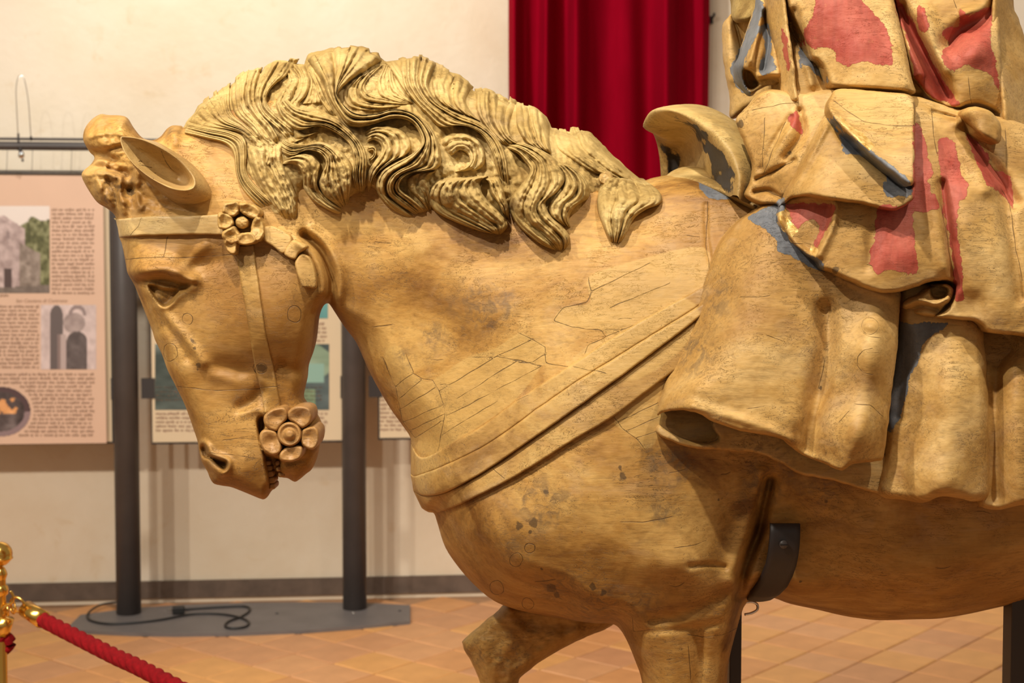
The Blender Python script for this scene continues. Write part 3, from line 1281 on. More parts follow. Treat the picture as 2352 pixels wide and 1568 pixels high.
def teal_top(U, V):
    col = np.zeros(U.shape + (3,))
    col[:] = C3(96, 158, 156)
    col = np.where((V < 0.5 * (U - 0.3))[..., None], C3(214, 196, 164), col)
    return col + fnoise(U * 100, V * 100, 20, 3, 71)[..., None] * 0.04


def build_panels():
    def bx(px, py, off):
        return float(BG(px, py, off)[0])

    def zz(px, py, off):
        return float(BG(px, py, off)[2])
    o = OFFP
    # left panel: a rosy printed sheet in front of a cream board
    a = thing('exhibition_panel', (bx(0, 1020, o), WY + WT * bx(0, 1020, o) - o * WN, zz(0, 1020, o)),
              'rosy printed text panel with church photographs, at the left edge', 'panel')
    slab('frame', bx(-232, 1020, o), bx(247, 1020, o), o - 0.012, o, zz(120, 1020, o), zz(120, 392, o), M['black'], a)
    slab('backing_board', bx(-228, 1020, o), bx(241, 1020, o), o, o + 0.004, zz(120, 1015, o), zz(120, 396, o), M['board'], a)
    so = o + 0.028
    slab('printed_sheet', bx(-225, 1020, so), bx(226, 1020, so), so - 0.003, so, zz(0, 1020, so), zz(0, 402, so), M['pink'], a)
    tube('hanging_rod', [BG(-225, 397, so), BG(0, 398, so), BG(226, 400, so)], 0.004, M['black'], a, n=8)
    for px in (15, 73, 163):
        tube('hanging_wire', [BG(px, 398, so), BG(px + 1, 372, so + 0.01), BG(px + 2, 342, o + 0.05)], 0.0009, M['black'], a, n=5)
    for px in (78, 160):
        pts = [(px - 11, 474), (px + 13, 474), (px + 5, 440), (px + 1, 418), (px - 2, 418), (px - 4, 440)]
    p = so + 0.0008
    picture('printed_photo', -60, 473, 114, 673, p, a, church)
    picture('printed_photo', 94, 700, 221, 848, p, a, arches)
    picture('printed_photo', -66, 888, 70, 1002, p, a, medallion, round_=True)
    L = [(119, 217, 484 + i * 9.55) for i in range(21)]
    L += [(-200, 90, 706 + i * 9.3) for i in range(16)]
    L += [(-200, 218, 862 + i * 9.3) for i in range(3)]
    for i in range(13):
        y = 890 + i * 9.3
        dx = 72 * math.sqrt(max(0, 1 - ((y - 945) / 66) ** 2))
        L.append((6 + dx, 217, y))
    L += [(-20, 22, 681)]
    text_lines('printed_text', L, p, a, M['ink'], 3)
    # heading in real lettering
    fc = bpy.data.curves.new('heading', 'FONT')
    fc.body = 'San Cassiano di Controne'
    fc.size = 0.0172
    fc.shear = 0.25
    tmp = bpy.data.objects.new('heading_source', fc)
    coll.objects.link(tmp)
    bpy.context.view_layer.update()
    me = bpy.data.meshes.new_from_object(tmp.evaluated_get(bpy.context.evaluated_depsgraph_get()))
    bpy.data.objects.remove(tmp)
    me.name = 'heading'
    fo = link('heading', me, M['ink'], a)
    q = BG(36, 694, p + 0.0005)
    x, y, z = root_of(a)
    fo.location = (q[0] - x, q[1] - y, q[2] - z)
    fo.rotation_euler = (math.pi / 2, 0, math.atan(WT))
    # middle panel between the posts
    b = thing('exhibition_panel', (bx(552, 1018, o), WY + WT * bx(552, 1018, o) - o * WN, zz(552, 1018, o)),
              'cream text panel with teal photographs between the two posts, behind the horse head', 'panel')
    slab('frame', bx(331, 1018, o), bx(776, 1014, o), o - 0.012, o, zz(552, 1018, o), zz(552, 392, o), M['black'], b)
    slab('printed_sheet', bx(334, 1016, o), bx(772, 1014, o), o, o + 0.003, zz(552, 1013, o), zz(552, 396, o), M['board'], b)
    p = o + 0.004
    picture('printed_photo', 356, 790, 756, 941, p, b, lambda U, V: teal(U, V), 120, 60)
    picture('printed_photo', 640, 560, 753, 731, p, b, teal_top, 40, 40)
    L = [(358, 740, 892 + i * 9.4) for i in range(4)] + [(358, 752, 952 + i * 9.6) for i in range(5)]
    L += [(640, 752, 746 + i * 9.6) for i in range(5)]
    L += [(358, 620, 440 + i * 9.6) for i in range(34)] + [(640, 752, 440 + i * 9.6) for i in range(11)]
    text_lines('printed_text', L, p, b, M['ink'], 5)
    # right panel, mostly hidden by the neck
    c = thing('exhibition_panel', (bx(1070, 1012, o), WY + WT * bx(1070, 1012, o) - o * WN, zz(1070, 1012, o)),
              'cream text panel half hidden behind the horse neck and chest', 'panel')
    slab('frame', bx(852, 1010, o), bx(1290, 1006, o), o - 0.012, o, zz(1070, 1008, o), zz(1070, 396, o), M['black'], c)
    slab('printed_sheet', bx(856, 1010, o), bx(1286, 1006, o), o, o + 0.003, zz(1070, 1003, o), zz(1070, 400, o), M['board'], c)
    text_lines('printed_text', [(873, 1270, 902 + i * 9.6) for i in range(10)], o + 0.004, c, M['ink'], 6)


build_panels()


def build_lamp():
    o = OFFP + 0.06
    l = thing('wire_lamp', tuple(BG(48, 340, o)), 'small wire picture lamp with a looped cable clipped to the rail', 'lamp')
    pts = resample(cr([(42, 318), (39, 262), (37, 205), (42, 178), (50, 173), (58, 190), (66, 240), (71, 318)], 8), 40)
    tube('cable_loop', [BG(x, y, o + 0.03 * math.sin(i / 39 * math.pi)) for i, (x, y) in enumerate(pts)], 0.0016, M['chrome'], l, n=8)
    for px, y0, y1 in ((42, 306, 346), (71, 313, 323)):
        tube('pin', [BG(px, y0, o), BG(px + 1, y1, o)], 0.004, M['black'], l, n=10)
    c = BG(49, 355, o)
    lathe('bulb', [(0.0, -0.014), (0.006, -0.013), (0.011, -0.006), (0.011, 0.002), (0.007, 0.011), (0.0, 0.013)], tuple(c), M['chrome'], l, n=20)
    tube('socket', [BG(45, 340, o), BG(48, 349, o)], 0.006, M['black'], l, n=10)
    lathe('tip', [(0.0, -0.006), (0.004, -0.003), (0.004, 0.004), (0, 0.006)], tuple(BG(52, 368, o)), M['black'], l, n=12)


build_lamp()


def build_cable():
    c = thing('power_cable', tuple(FL(420, 1405, 0.012)), 'black power cable with a plug lying on the stand floor plate', 'cable')
    q = crop(140, 1280, 2.45, [(330, 248), (220, 268), (152, 315), (165, 352), (260, 372), (400, 368), (560, 350), (740, 318), (900, 318), (1010, 338), (1058, 365),
                               (1035, 390), (960, 398), (922, 385), (945, 358), (1010, 334), (1062, 298), (1038, 275), (900, 278), (690, 292)])
    q = resample(cr(q, 8), 140)
    tube('cord', [FL(x, y, 0.0165) for x, y in q], 0.0042, M['cable'], c, n=8)
    p = FL(410, 1400, 0.028)
    box('plug', tuple(p), (0.045, 0.03, 0.026), M['cable'], c, rz=0.2, bevel=0.004)
    for d in (-0.008, 0.008):
        box('plug_pin', (p[0] - 0.031, p[1] + d, p[2]), (0.02, 0.004, 0.004), M['chrome'], c, rz=0.2)


build_cable()


def rope_mesh(name, pts, R, mat, parent, pitch=0.062, n=28):
    pts = np.asarray(pts, float)
    pts = resample(pts, int(np.linalg.norm(np.diff(pts, axis=0), axis=1).sum() / 0.005))
    s = np.r_[0, np.cumsum(np.linalg.norm(np.diff(pts, axis=0), axis=1))]
    tan = np.gradient(pts, axis=0)
    tan /= np.linalg.norm(tan, axis=1)[:, None]
    up = np.array([0, 0, 1.0])
    a = np.cross(tan, up)
    a /= np.linalg.norm(a, axis=1)[:, None]
    b = np.cross(tan, a)
    th = np.linspace(0, 2 * np.pi, n, endpoint=False)[None, :]
    ph = 2.0 * (th - 2 * np.pi * s[:, None] / (pitch * 2))
    rr = R * (0.74 + 0.26 * np.abs(np.sin(ph)) ** 0.6)
    V = pts[:, None, :] + rr[..., None] * (np.cos(th)[..., None] * a[:, None, :] + np.sin(th)[..., None] * b[:, None, :])
    m = len(pts)
    I = np.arange(m * n).reshape(m, n)
    J = np.roll(I, -1, 1)
    Q = np.stack([I[:-1], J[:-1], J[1:], I[1:]], -1).reshape(-1, 4)
    return mesh_np(name, V.reshape(-1, 3), Q, mat, parent)


def build_barrier():
    D = 3.0
    px_m = FPX / D
    base = P(-1, 1272, D)
    X, Yp = float(base[0]), float(base[1])
    zc = float(base[2])
    R = 29 / px_m

    def stanchion(x, y, label):
        t = thing('stanchion', (x, y, 0.0), label, 'stanchion', 'rope barrier posts')
        rb = 0.0118
        pr = [(0.0, zc + R)]
        for k in range(1, 12):
            an = math.pi / 2 - k * math.pi / 12
            pr.append((R * math.cos(an), zc + R * math.sin(an)))
            if k == 7:
                pr += [(R * 1.03, zc - R * 0.30), (R * 1.03, zc - R * 0.36)]
        pr = pr[:7] + pr[7:]
        lathe('ball_finial', pr + [(0.006, zc - R)], (x, y, 0), M['brass'], t)
        lathe('collar', [(0.006, zc - R), (0.010, zc - R - 0.003), (0.0135, zc - R - 0.010), (0.0155, zc - R - 0.017), (0.0135, zc - R - 0.023), (rb, zc - R - 0.028)], (x, y, 0), M['brass'], t)
        lathe('post', [(rb, zc - R - 0.028), (rb, 0.03), (0.02, 0.02), (0.02, 0.012)], (x, y, 0), M['brass'], t)
        lathe('rope_collar', [(rb, zc - 0.066), (0.016, zc - 0.070), (0.0175, zc - 0.078), (0.016, zc - 0.086), (rb, zc - 0.090)], (x, y, 0), M['brass'], t)
        lathe('base', [(0.02, 0.014), (0.10, 0.010), (0.14, 0.004), (0.14, 0.0)], (x, y, 0), M['brass'], t)
        return t
    stanchion(X, Yp, 'polished brass rope post with a ball finial at the left edge')
    x2, y2 = 0.56, 1.38
    stanchion(x2, y2, 'brass rope post standing nearest the viewer, in front of the horse')
    x3, y3 = -2.3, 2.7
    stanchion(x3, y3, 'brass rope post farthest left along the barrier')
    # rope to the right
    t = thing('barrier_rope', tuple(P(92, 1420, D)), 'red twisted barrier rope with brass end, sloping down to the right', 'rope')
    a = P(95, 1421, 2.97)
    m1 = P(250, 1500, 2.78)
    m2 = P(392, 1570, 2.60)
    e = np.array([x2 - 0.05, y2 + 0.06, zc - 0.10])
    lowp = (m2 + e) / 2 + np.array([0.0, 0.0, -0.10])
    pts = cr([a, m1, m2, lowp, e], 20)
    rope_mesh('cord', pts, 0.0165, M['rope'], t)
    f0 = P(60, 1398, 3.0)
    tube('ferrule', [f0, f0 * 0.5 + a * 0.5, P(98, 1423, 2.965)], [0.0185, 0.0185, 0.0185], M['brass'], t, n=24)
    tube('ferrule', [e - [0, 0, 0.0], e + [0.02, -0.025, 0.02]], 0.0185, M['brass'], t, n=24)

    def loop(name, c, r, ax, parent, rad=0.003):
        th = np.linspace(0, 2 * np.pi, 28, endpoint=False)
        ax = np.asarray(ax, float)
        ax /= np.linalg.norm(ax)
        u = np.cross(ax, [0, 0, 1.0])
        u /= np.linalg.norm(u)
        w = np.cross(ax, u)
        tube(name, [np.asarray(c) + r * (math.cos(k) * u + math.sin(k) * w) for k in th], rad, M['brass'], parent, n=8, close=True)
    loop('ring', P(40, 1388, 2.99), 0.0165, (0.3, 1, 0.2), t)
    loop('ring', P(30, 1395, 3.0), 0.012, (0.8, 0.7, 0.0), t, 0.0026)
    tube('hook', [P(x, y, 2.985) for x, y in cr([(24, 1357), (30, 1368), (29, 1382), (16, 1390), (6, 1398), (8, 1412)], 6)], 0.003, M['brass'], t, n=8)
    # rope to the left
    t2 = thing('barrier_rope', tuple(P(4, 1432, D)), 'red twisted barrier rope leaving the frame at the lower left corner', 'rope')
    a2 = P(5, 1455, 3.0)
    e2 = np.array([x3 + 0.05, y3, zc - 0.10])
    pts = cr([a2, P(-15, 1500, 3.0), (a2 + e2) / 2 + np.array([0.25, 0, -0.16]), (a2 + e2) / 2 + np.array([-0.3, 0, -0.16]), e2], 20)
    rope_mesh('cord', pts, 0.0165, M['rope'], t2)
    tube('ferrule', [P(14, 1417, 3.0), P(8, 1437, 3.0), P(3, 1456, 3.0)], 0.0175, M['brass'], t2, n=24)
    loop('ring', P(17, 1400, 2.995), 0.012, (1, 0.5, 0.1), t2, 0.0026)


build_barrier()

# ------------------------------------------------------------------ the horse
horse = thing('horse_statue', (0.4, Y0, 0.0), 'life-size carved wooden horse with bowed head, curly mane and peeling ochre surface', 'statue')

# picture row where the floor lies under the near legs
_ys = np.linspace(1500, 3200, 1701)
FLOOR_PY = float(_ys[np.argmin(np.abs(P(np.full(1701, 1570.0), _ys, Y0 - 0.135)[:, 2]))])
EK = (FLOOR_PY - 1568) / (2475 - 1568)


def ex(pts):
    return [(x, 1568 + (y - 1568) * EK) for x, y in pts]


OUT = [(424, 293), (417, 289), (397, 288), (383, 296), (369, 313), (350, 322), (327, 316), (307, 293), (293, 271), (276, 265), (248, 264), (231, 262), (212, 273),
       (199, 288), (192, 304), (192, 324), (206, 349), (217, 361), (209, 377), (191, 393), (188, 407), (203, 436), (223, 464), (245, 478), (262, 492), (268, 510),
       (274, 545), (280, 560), (288, 600), (292, 624), (299, 638), (308, 653), (316, 672), (332, 714), (349, 757), (356, 780), (373, 816), (385, 850), (404, 887),
       (426, 933), (443, 981), (454, 1014), (458, 1039), (462, 1056), (468, 1068), (477, 1084), (482, 1097), (491, 1110), (510, 1115), (533, 1119), (571, 1134), (598, 1145),
       (607, 1146), (615, 1140), (623, 1128), (633, 1116), (638, 1100), (640, 1090), (648, 1096), (661, 1098), (676, 1106), (686, 1102), (703, 1088), (717, 1076), (729, 1049),
       (735, 1020), (740, 1000), (740, 974), (726, 945), (708, 925), (699, 912), (700, 896), (707, 865), (710, 836), (720, 808), (728, 776), (734, 727), (742, 704),
       (752, 696), (758, 700), (768, 715), (791, 750), (817, 784), (832, 816), (846, 848), (867, 888), (896, 937), (921, 972), (943, 1006), (943, 1040), (946, 1095), (952, 1130),
       (966, 1160), (978, 1172), (996, 1178), (1005, 1202), (1023, 1257), (1057, 1307), (1096, 1349), (1134, 1379), (1172, 1395), (1214, 1406), (1306, 1423), (1367, 1431),
       (1402, 1432), (1421, 1441), (1440, 1471), (1459, 1517), (1475, 1568)]
OUT += ex([(1490, 1680), (1490, 1800), (1510, 1900), (1520, 2100), (1530, 2300), (1512, 2380), (1496, 2430), (1490, 2475), (1600, 2475), (1706, 2475), (1694, 2410), (1652, 2330), (1640, 2250),
           (1640, 2100), (1658, 1900), (1680, 1800), (1668, 1700)])
OUT += [(1670, 1568), (1675, 1513), (1689, 1456), (1700, 1421), (1712, 1388), (1745, 1366), (1781, 1374), (1814, 1386), (1874, 1399), (1934, 1413), (1978, 1420), (2023, 1424),
        (2098, 1422), (2157, 1420), (2217, 1411), (2277, 1398), (2316, 1389), (2352, 1378), (2500, 1335), (2650, 1285), (2760, 1300), (2800, 1400)]
OUT += ex([(2830, 1590), (2850, 1700), (2890, 1820), (2870, 2000), (2860, 2200), (2840, 2350), (2800, 2430), (2795, 2475), (2900, 2475), (2990, 2475), (2968, 2380), (2955, 2200), (2990, 1950),
           (3030, 1820), (2995, 1680)])
OUT += [(3060, 1450), (3110, 1200), (3120, 900), (3060, 680), (2900, 540), (2700, 490), (2352, 490), (2000, 470), (1800, 440), (1700, 420), (1600, 402), (1545, 401), (1500, 408),
        (1476, 414), (1430, 400), (1330, 345), (1230, 290), (1120, 240), (1000, 190), (880, 165), (760, 150), (660, 170), (560, 215), (470, 265)]
BPOLY = cr(OUT, 4, True)

BT = tps([
    (200, 330, .035), (260, 300, .05), (225, 420, .06), (330, 450, .085), (290, 560, .078), (430, 480, .10), (560, 480, .105), (660, 500, .105), (350, 600, .095), (450, 600, .10),
    (600, 650, .115), (700, 640, .108), (690, 770, .10), (600, 780, .108), (400, 720, .085), (440, 850, .078), (560, 880, .08), (680, 880, .066), (500, 1000, .072),
    (590, 1050, .075), (700, 1040, .058), (540, 1100, .066), (610, 1125, .058), (370, 860, .07), (440, 1010, .06),
    (780, 560, .098), (820, 480, .10), (800, 720, .082), (900, 600, .118), (870, 820, .09), (1000, 420, .105), (700, 300, .085), (560, 320, .085), (440, 380, .085), (850, 250, .08),
    (1100, 320, .09), (1100, 600, .14), (1000, 800, .135), (950, 980, .12), (1050, 1100, .17), (1150, 1000, .19), (1250, 750, .185), (1300, 520, .15), (1420, 600, .18),
    (1450, 450, .11), (1550, 470, .14), (1620, 700, .22), (1400, 900, .235), (1500, 1050, .25), (1300, 1150, .255), (1120, 1230, .22), (1230, 1340, .225), (1500, 1250, .268),
    (1620, 1330, .25), (1600, 1150, .255), (1700, 1250, .218), (1765, 1150, .215), (1800, 1300, .205), (1950, 1200, .25), (1950, 1350, .215), (2200, 1250, .265), (2350, 1300, .255),
    (1900, 900, .26), (2200, 900, .27), (1800, 600, .21), (2000, 520, .2), (2300, 520, .2), (2600, 700, .29), (2900, 700, .26), (3050, 900, .2), (2700, 1100, .26), (2950, 1250, .22),
    (1500, 1390, .235), (1560, 1480, .215), (1570, 1568, .20), (1570, 1900, .185), (1570, 2300, .18), (1590, 2600, .19),
    (2880, 1500, .225), (2920, 1900, .19), (2910, 2300, .18), (2890, 2600, .19)])

BR = idw([(260, 330, 40), (230, 430, 35), (290, 570, 42), (350, 760, 42), (430, 950, 38), (520, 1100, 34), (610, 1130, 26), (700, 1050, 40), (720, 860, 36), (730, 740, 46), (755, 700, 30),
          (820, 800, 80), (900, 940, 90), (960, 1080, 110), (1050, 1300, 150), (1250, 1400, 130), (1400, 1420, 60), (1460, 1530, 60), (1680, 1530, 60), (1700, 1420, 40), (1800, 1390, 60),
          (2000, 1420, 130), (2300, 1390, 140), (1500, 2000, 60), (1660, 2000, 60), (3000, 600, 200), (3100, 1100, 160), (2950, 2000, 70), (2850, 2000, 70), (700, 170, 70), (1000, 200, 80),
          (1300, 340, 80), (1550, 405, 50), (2000, 480, 120)])


def Bmid(x, y):
    return 0.135 * sstep(1405, 1500, y)


c2 = lambda p: crop(240, 440, 4.127, p)
c3 = lambda p: crop(300, 780, 4.126, p)
c4 = lambda p: crop(1000, 1100, 2.613, p)
c5 = lambda p: crop(850, 640, 2.767, p)

EYE = c2([(410, 890), (480, 880), (560, 910), (700, 935), (650, 1040), (590, 1090), (540, 1085), (460, 1000)])
NOSTRIL = c3([(655, 1010), (690, 985), (725, 1030), (745, 1085), (800, 1115), (860, 1140), (905, 1150), (912, 1200), (885, 1235), (830, 1200), (760, 1140), (690, 1120), (660, 1070)])
MOUTH = c3([(1195, 770), (1255, 720), (1275, 830), (1240, 900), (1255, 1050), (1340, 1100), (1420, 1130), (1420, 1230), (1395, 1300), (1380, 1400), (1330, 1455), (1300, 1300), (1262, 1130), (1222, 960)])

BB = bumps([
    # head: cheek, temple, brow, eye, facial crest, muzzle
    ('g', 655, 690, 75, 120, 10, .014), ('g', 600, 855, 70, 46, 0, -.008), ('g', 480, 760, 55, 70, 0, .006), ('g', 620, 890, 70, 30, 10, .003),
    ('r', c2([(230, 790), (380, 765), (560, 745), (700, 780), (830, 850)]), 17, .022),
    ('r', c2([(260, 700), (450, 660), (650, 650)]), 26, .012),
    ('r', c2([(330, 850), (480, 835), (620, 860), (760, 890)]), 10, -.016),
    ('r', c2([(700, 930), (790, 890), (850, 880)]), 8, -.012),
    ('s', EYE, 8, -.030), ('g', 364, 680, 24, 15, 28, .014),
    ('r', c2([(540, 1095), (620, 1075), (690, 1010), (760, 950), (840, 900)]), 8, .004),
    ('r', c2([(500, 1090), (640, 1250), (800, 1440), (930, 1620)]), 13, .010),
    ('r', c2([(420, 1030), (540, 1180), (700, 1400), (800, 1560)]), 15, -.008),
    ('g', 470, 600, 60, 26, -15, -.010), ('g', 480, 575, 30, 20, 0, .006),
    ('r', c2([(700, 760), (830, 640), (950, 500)]), 14, .006),
    ('r', c3([(780, 330), (900, 360), (1040, 400), (1150, 330)]), 16, .004), ('r', c3([(850, 250), (1000, 270), (1130, 300)]), 20, -.006),
    ('r', c3([(1050, 640), (1150, 580), (1230, 500)]), 16, -.012), ('r', c3([(1060, 700), (1180, 660), (1270, 690)]), 10, .006),
    ('r', c3([(1440, 250), (1560, 300), (1680, 290)]), 16, -.010),
    ('s', NOSTRIL, 8, -.042), ('r', c3([(640, 1010), (690, 970), (740, 1020), (770, 1080), (860, 1110), (930, 1150), (930, 1220), (890, 1260)]), 7, .011),
    ('r', c3([(690, 1150), (780, 1215), (870, 1270)]), 9, .012), ('g', 555, 1075, 34, 30, 20, .006),
    ('s', MOUTH, 7, -.045), ('r', c3([(780, 1350), (960, 1390), (1120, 1440), (1230, 1480)]), 9, .006),
    ('r', c3([(1440, 1180), (1500, 1160), (1640, 1140)]), 8, -.006),
    # jaw against neck
    ('r', [(700, 540), (735, 570), (755, 610), (763, 650), (757, 695)], 11, -.030), ('r', [(690, 560), (722, 590), (740, 630), (744, 670), (735, 715)], 13, .012),
    ('r', [(715, 530), (745, 560), (775, 610), (782, 660), (772, 710)], 12, .009), ('r', [(800, 560), (812, 620), (800, 690)], 22, -.006),
    # poll: broken forelock
    ('s', [(186, 300), (205, 275), (240, 258), (295, 262), (332, 318), (300, 330), (262, 338), (225, 345), (198, 336)], 10, .016),
    ('r', [(205, 316), (245, 306), (290, 312), (322, 326)], 5, .006), ('r', [(200, 350), (232, 356), (262, 372), (292, 400)], 10, -.022), ('r', [(208, 372), (245, 368), (285, 384)], 6, .010),
    ('r', [(204, 384), (240, 384), (280, 398)], 5, -.012), ('r', [(192, 402), (225, 396), (262, 406)], 9, .010), ('r', [(250, 412), (262, 440), (268, 470)], 9, -.014),
    ('r', [(280, 402), (276, 440), (284, 488)], 7, .012), ('g', 305, 436, 20, 14, 0, -.016), ('r', [(206, 425), (222, 450), (245, 470)], 7, -.010), ('r', [(222, 412), (236, 440), (256, 468)], 6, .007),
    ('r', [(318, 398), (312, 440), (322, 478)], 8, .008), ('g', 345, 395, 34, 16, 10, .010), ('g', 395, 312, 22, 18, 0, .012), ('g', 452, 440, 30, 44, 25, .012),
    ('r', [(300, 440), (360, 468), (430, 482)], 12, -.010),
    # neck and shoulder modelling
    ('r', [(880, 560), (960, 700), (1060, 800)], 70, -.006), ('g', 1120, 700, 130, 90, 30, .006), ('g', 1450, 1000, 150, 130, 0, .008),
    ('r', [(1000, 1185), (1100, 1270), (1180, 1340), (1290, 1400)], 26, -.008), ('r', [(1060, 1290), (1130, 1352), (1230, 1392)], 14, .006),
    ('g', 1545, 1300, 60, 40, 0, .010), ('r', [(1585, 1300), (1630, 1297), (1665, 1302)], 7, -.006), ('g', 1600, 1270, 70, 50, 30, .008),
    ('r', [(1768, 1105), (1755, 1160), (1742, 1220), (1722, 1270), (1706, 1320), (1700, 1370)], 13, -.040), ('r', [(1745, 1090), (1725, 1180), (1700, 1270), (1682, 1330)], 24, .014),
    ('r', [(1500, 1425), (1580, 1405), (1680, 1360)], 16, -.008), ('r', [(1430, 1440), (1500, 1450), (1600, 1440), (1690, 1425)], 9, -.004),
    ('r', [(1600, 1450), (1610, 1510), (1600, 1600)], 14, -.010), ('r', [(1530, 1460), (1545, 1520), (1540, 1600)], 22, .006),
    ('g', 1860, 1130, 60, 40, 0, .012), ('g', 2000, 1280, 160, 60, 0, .006),
    ('r', [(1621, 470), (1623, 540), (1632, 600)], 6, -.004),
])


def Btop(x, y):
    t = BT(x, y) + BB(x, y) + 0.0016 * fnoise(x, y, 110, 3, 11) + 0.00025 * fnoise(x, y, 14, 2, 14)
    lump = sstep(500, 470, y) * sstep(430, 330, x)
    return t + lump * (0.003 * fnoise(x, y, 16, 3, 17, 0.6) + 0.004 * np.abs((fnoise(x, y, 38, 2, 19) * 2.2) % 2 - 1))


# joins, splits and the strips of newer wood let into neck and shoulder
CR = [c5(l) for l in (
    [(160, 685), (275, 598), (335, 640), (397, 645), (437, 715), (620, 605), (800, 497)], [(437, 715), (470, 800), (480, 860), (430, 1090)],
    [(620, 500), (800, 497), (940, 517), (1085, 555)], [(1034, 528), (1118, 478)], [(800, 497), (1035, 385)], [(560, 760), (940, 517)],
    [(950, 345), (1040, 390), (1115, 430), (1120, 540), (1280, 560)], [(185, 760), (330, 645)], [(190, 830), (420, 690)], [(210, 910), (470, 800)], [(250, 965), (480, 860)],
    [(290, 1010), (450, 908)], [(490, 870), (1085, 560)], [(470, 985), (800, 780)], [(230, 480), (275, 598)], [(80, 500), (160, 685), (210, 910), (280, 1010)],
    [(1390, 0), (1405, 80), (1380, 150), (1230, 180), (1170, 270), (1280, 310), (1470, 325), (1500, 375), (1390, 420), (1370, 470)],
    [(1405, 80), (1780, -100)], [(1500, 370), (2050, 130)], [(1400, 480), (2060, 200)], [(1530, 180), (1900, 30)], [(1380, 640), (1900, 380)], [(1690, 650), (1890, 560)],
    [(1660, 730), (1880, 640)], [(1570, 910), (1830, 790)], [(1640, 960), (1830, 880)], [(1690, 1010), (1820, 970)], [(1550, 880), (1600, 950), (1700, 1020), (1745, 1080)],
    [(1690, 650), (1650, 740), (1620, 800)], [(1260, 560), (1500, 600), (1690, 650)])]
CR += [c4(l) for l in ([(1190, 910), (1300, 905), (1420, 905)], [(1180, 840), (1190, 910)], [(1520, 930), (1620, 945), (1720, 935), (1810, 890)], [(1120, 255), (1250, 262), (1420, 225)],
                       [(1440, 410), (1560, 395), (1620, 370)], [(1520, 1000), (1530, 1200)])]
CR += [c2([(210, 645), (480, 620), (700, 625), (950, 615), (1230, 595)]), c3([(440, 440), (720, 480), (1000, 475), (1220, 465), (1400, 460)]), c3([(880, 945), (1040, 930), (1200, 945)]),
       c3([(750, 1070), (1000, 1090), (1200, 1125)]), [(1625, 465), (1622, 560), (1632, 640)], c2([(600, 430), (560, 620)])]
CR += [ring(430, 733, 13, 14, 0.14), ring(676, 722, 18, 14, 0.14), ring(391, 808, 19, 14, 0.14), ring(1216, 1259, 13, 14, 0.14), ring(1141, 1350, 17, 14, 0.14), ring(1213, 1385, 14, 14, 0.14), ring(1184, 1284, 16, 14, 0.14), ring(597, 846, 15, 14, 0.14)]
_r = random.Random(12)
for _ in range(34):                # short drying splits along the grain
    x = _r.uniform(850, 2300)
    y = _r.uniform(520, 1380)
    l = _r.uniform(12, 46)
    CR.append([(x, y), (x + l * 0.5, y + _r.uniform(-3, 3)), (x + l, y + _r.uniform(-7, 5))])
PALE = [c5([(90, 480), (190, 430), (275, 598), (335, 640), (397, 645), (620, 500), (800, 440), (950, 345), (1040, 390), (1115, 430), (1118, 540), (1085, 560), (900, 790), (500, 1060), (330, 1110),
            (210, 910), (160, 690)]),
        c5([(1390, -10), (1700, -120), (2120, -200), (2140, 20), (2020, 300), (1890, 610), (1690, 650), (1280, 565), (1390, 420), (1500, 375), (1470, 325), (1280, 310), (1170, 270), (1230, 180), (1400, 150)]),
        c5([(1550, 880), (1880, 620), (1830, 1000), (1745, 1080), (1690, 1010)])]
DK = spots([(1222, 1201, 13), (1193, 1207, 11), (1253, 1129, 7), (1218, 1222, 6), (1268, 1352, 15), (1280, 1362, 10), (1362, 1347, 9), (1385, 1361, 8), (443, 784, 10), (447, 800, 6), (456, 842, 9), (597, 846, 13),
            (1432, 1094, 11), (1424, 1074, 6), (1243, 1306, 4), (1650, 1148, 5), (1897, 1150, 6), (1840, 1335, 5), (300, 440, 12), (270, 430, 10)])
STN_SHADE = spots([(366, 682, 26), (372, 676, 22), (480, 1045, 18), (510, 1062, 16), (1250, 1170, 60), (1200, 1150, 40), (1265, 1200, 40), (1165, 1255, 45), (1280, 1360, 55), (1360, 1405, 60), (1300, 1400, 50), (1540, 1070, 60), (1520, 1050, 40), (1525, 1165, 40), (1480, 1380, 50),  # leading spots paint shade into eye socket and nostril; the eyeball is brown too
             (990, 780, 40), (1100, 700, 60), (1150, 690, 50), (930, 820, 30), (250, 450, 40), (300, 430, 40), (390, 300, 26), (700, 1220, 40), (1750, 1100, 60), (1800, 1080, 50), (1900, 1130, 60)])

PAT0 = bumps([('g', 560, 700, 190, 130, 60, .75), ('g', 690, 660, 70, 120, 0, .4), ('g', 500, 860, 90, 60, 0, .3), ('g', 830, 700, 50, 130, -20, .6), ('g', 300, 440, 80, 50, 0, .5), ('g', 1000, 640, 150, 90, 20, .3),
              ('g', 1150, 1280, 110, 110, 0, .35), ('g', 1600, 1330, 120, 80, 0, .4), ('g', 1950, 1280, 300, 120, 0, .35), ('g', 640, 480, 60, 30, 0, .3)])


def PAT(x, y):
    return np.clip(PAT0(x, y), 0, 0.8)


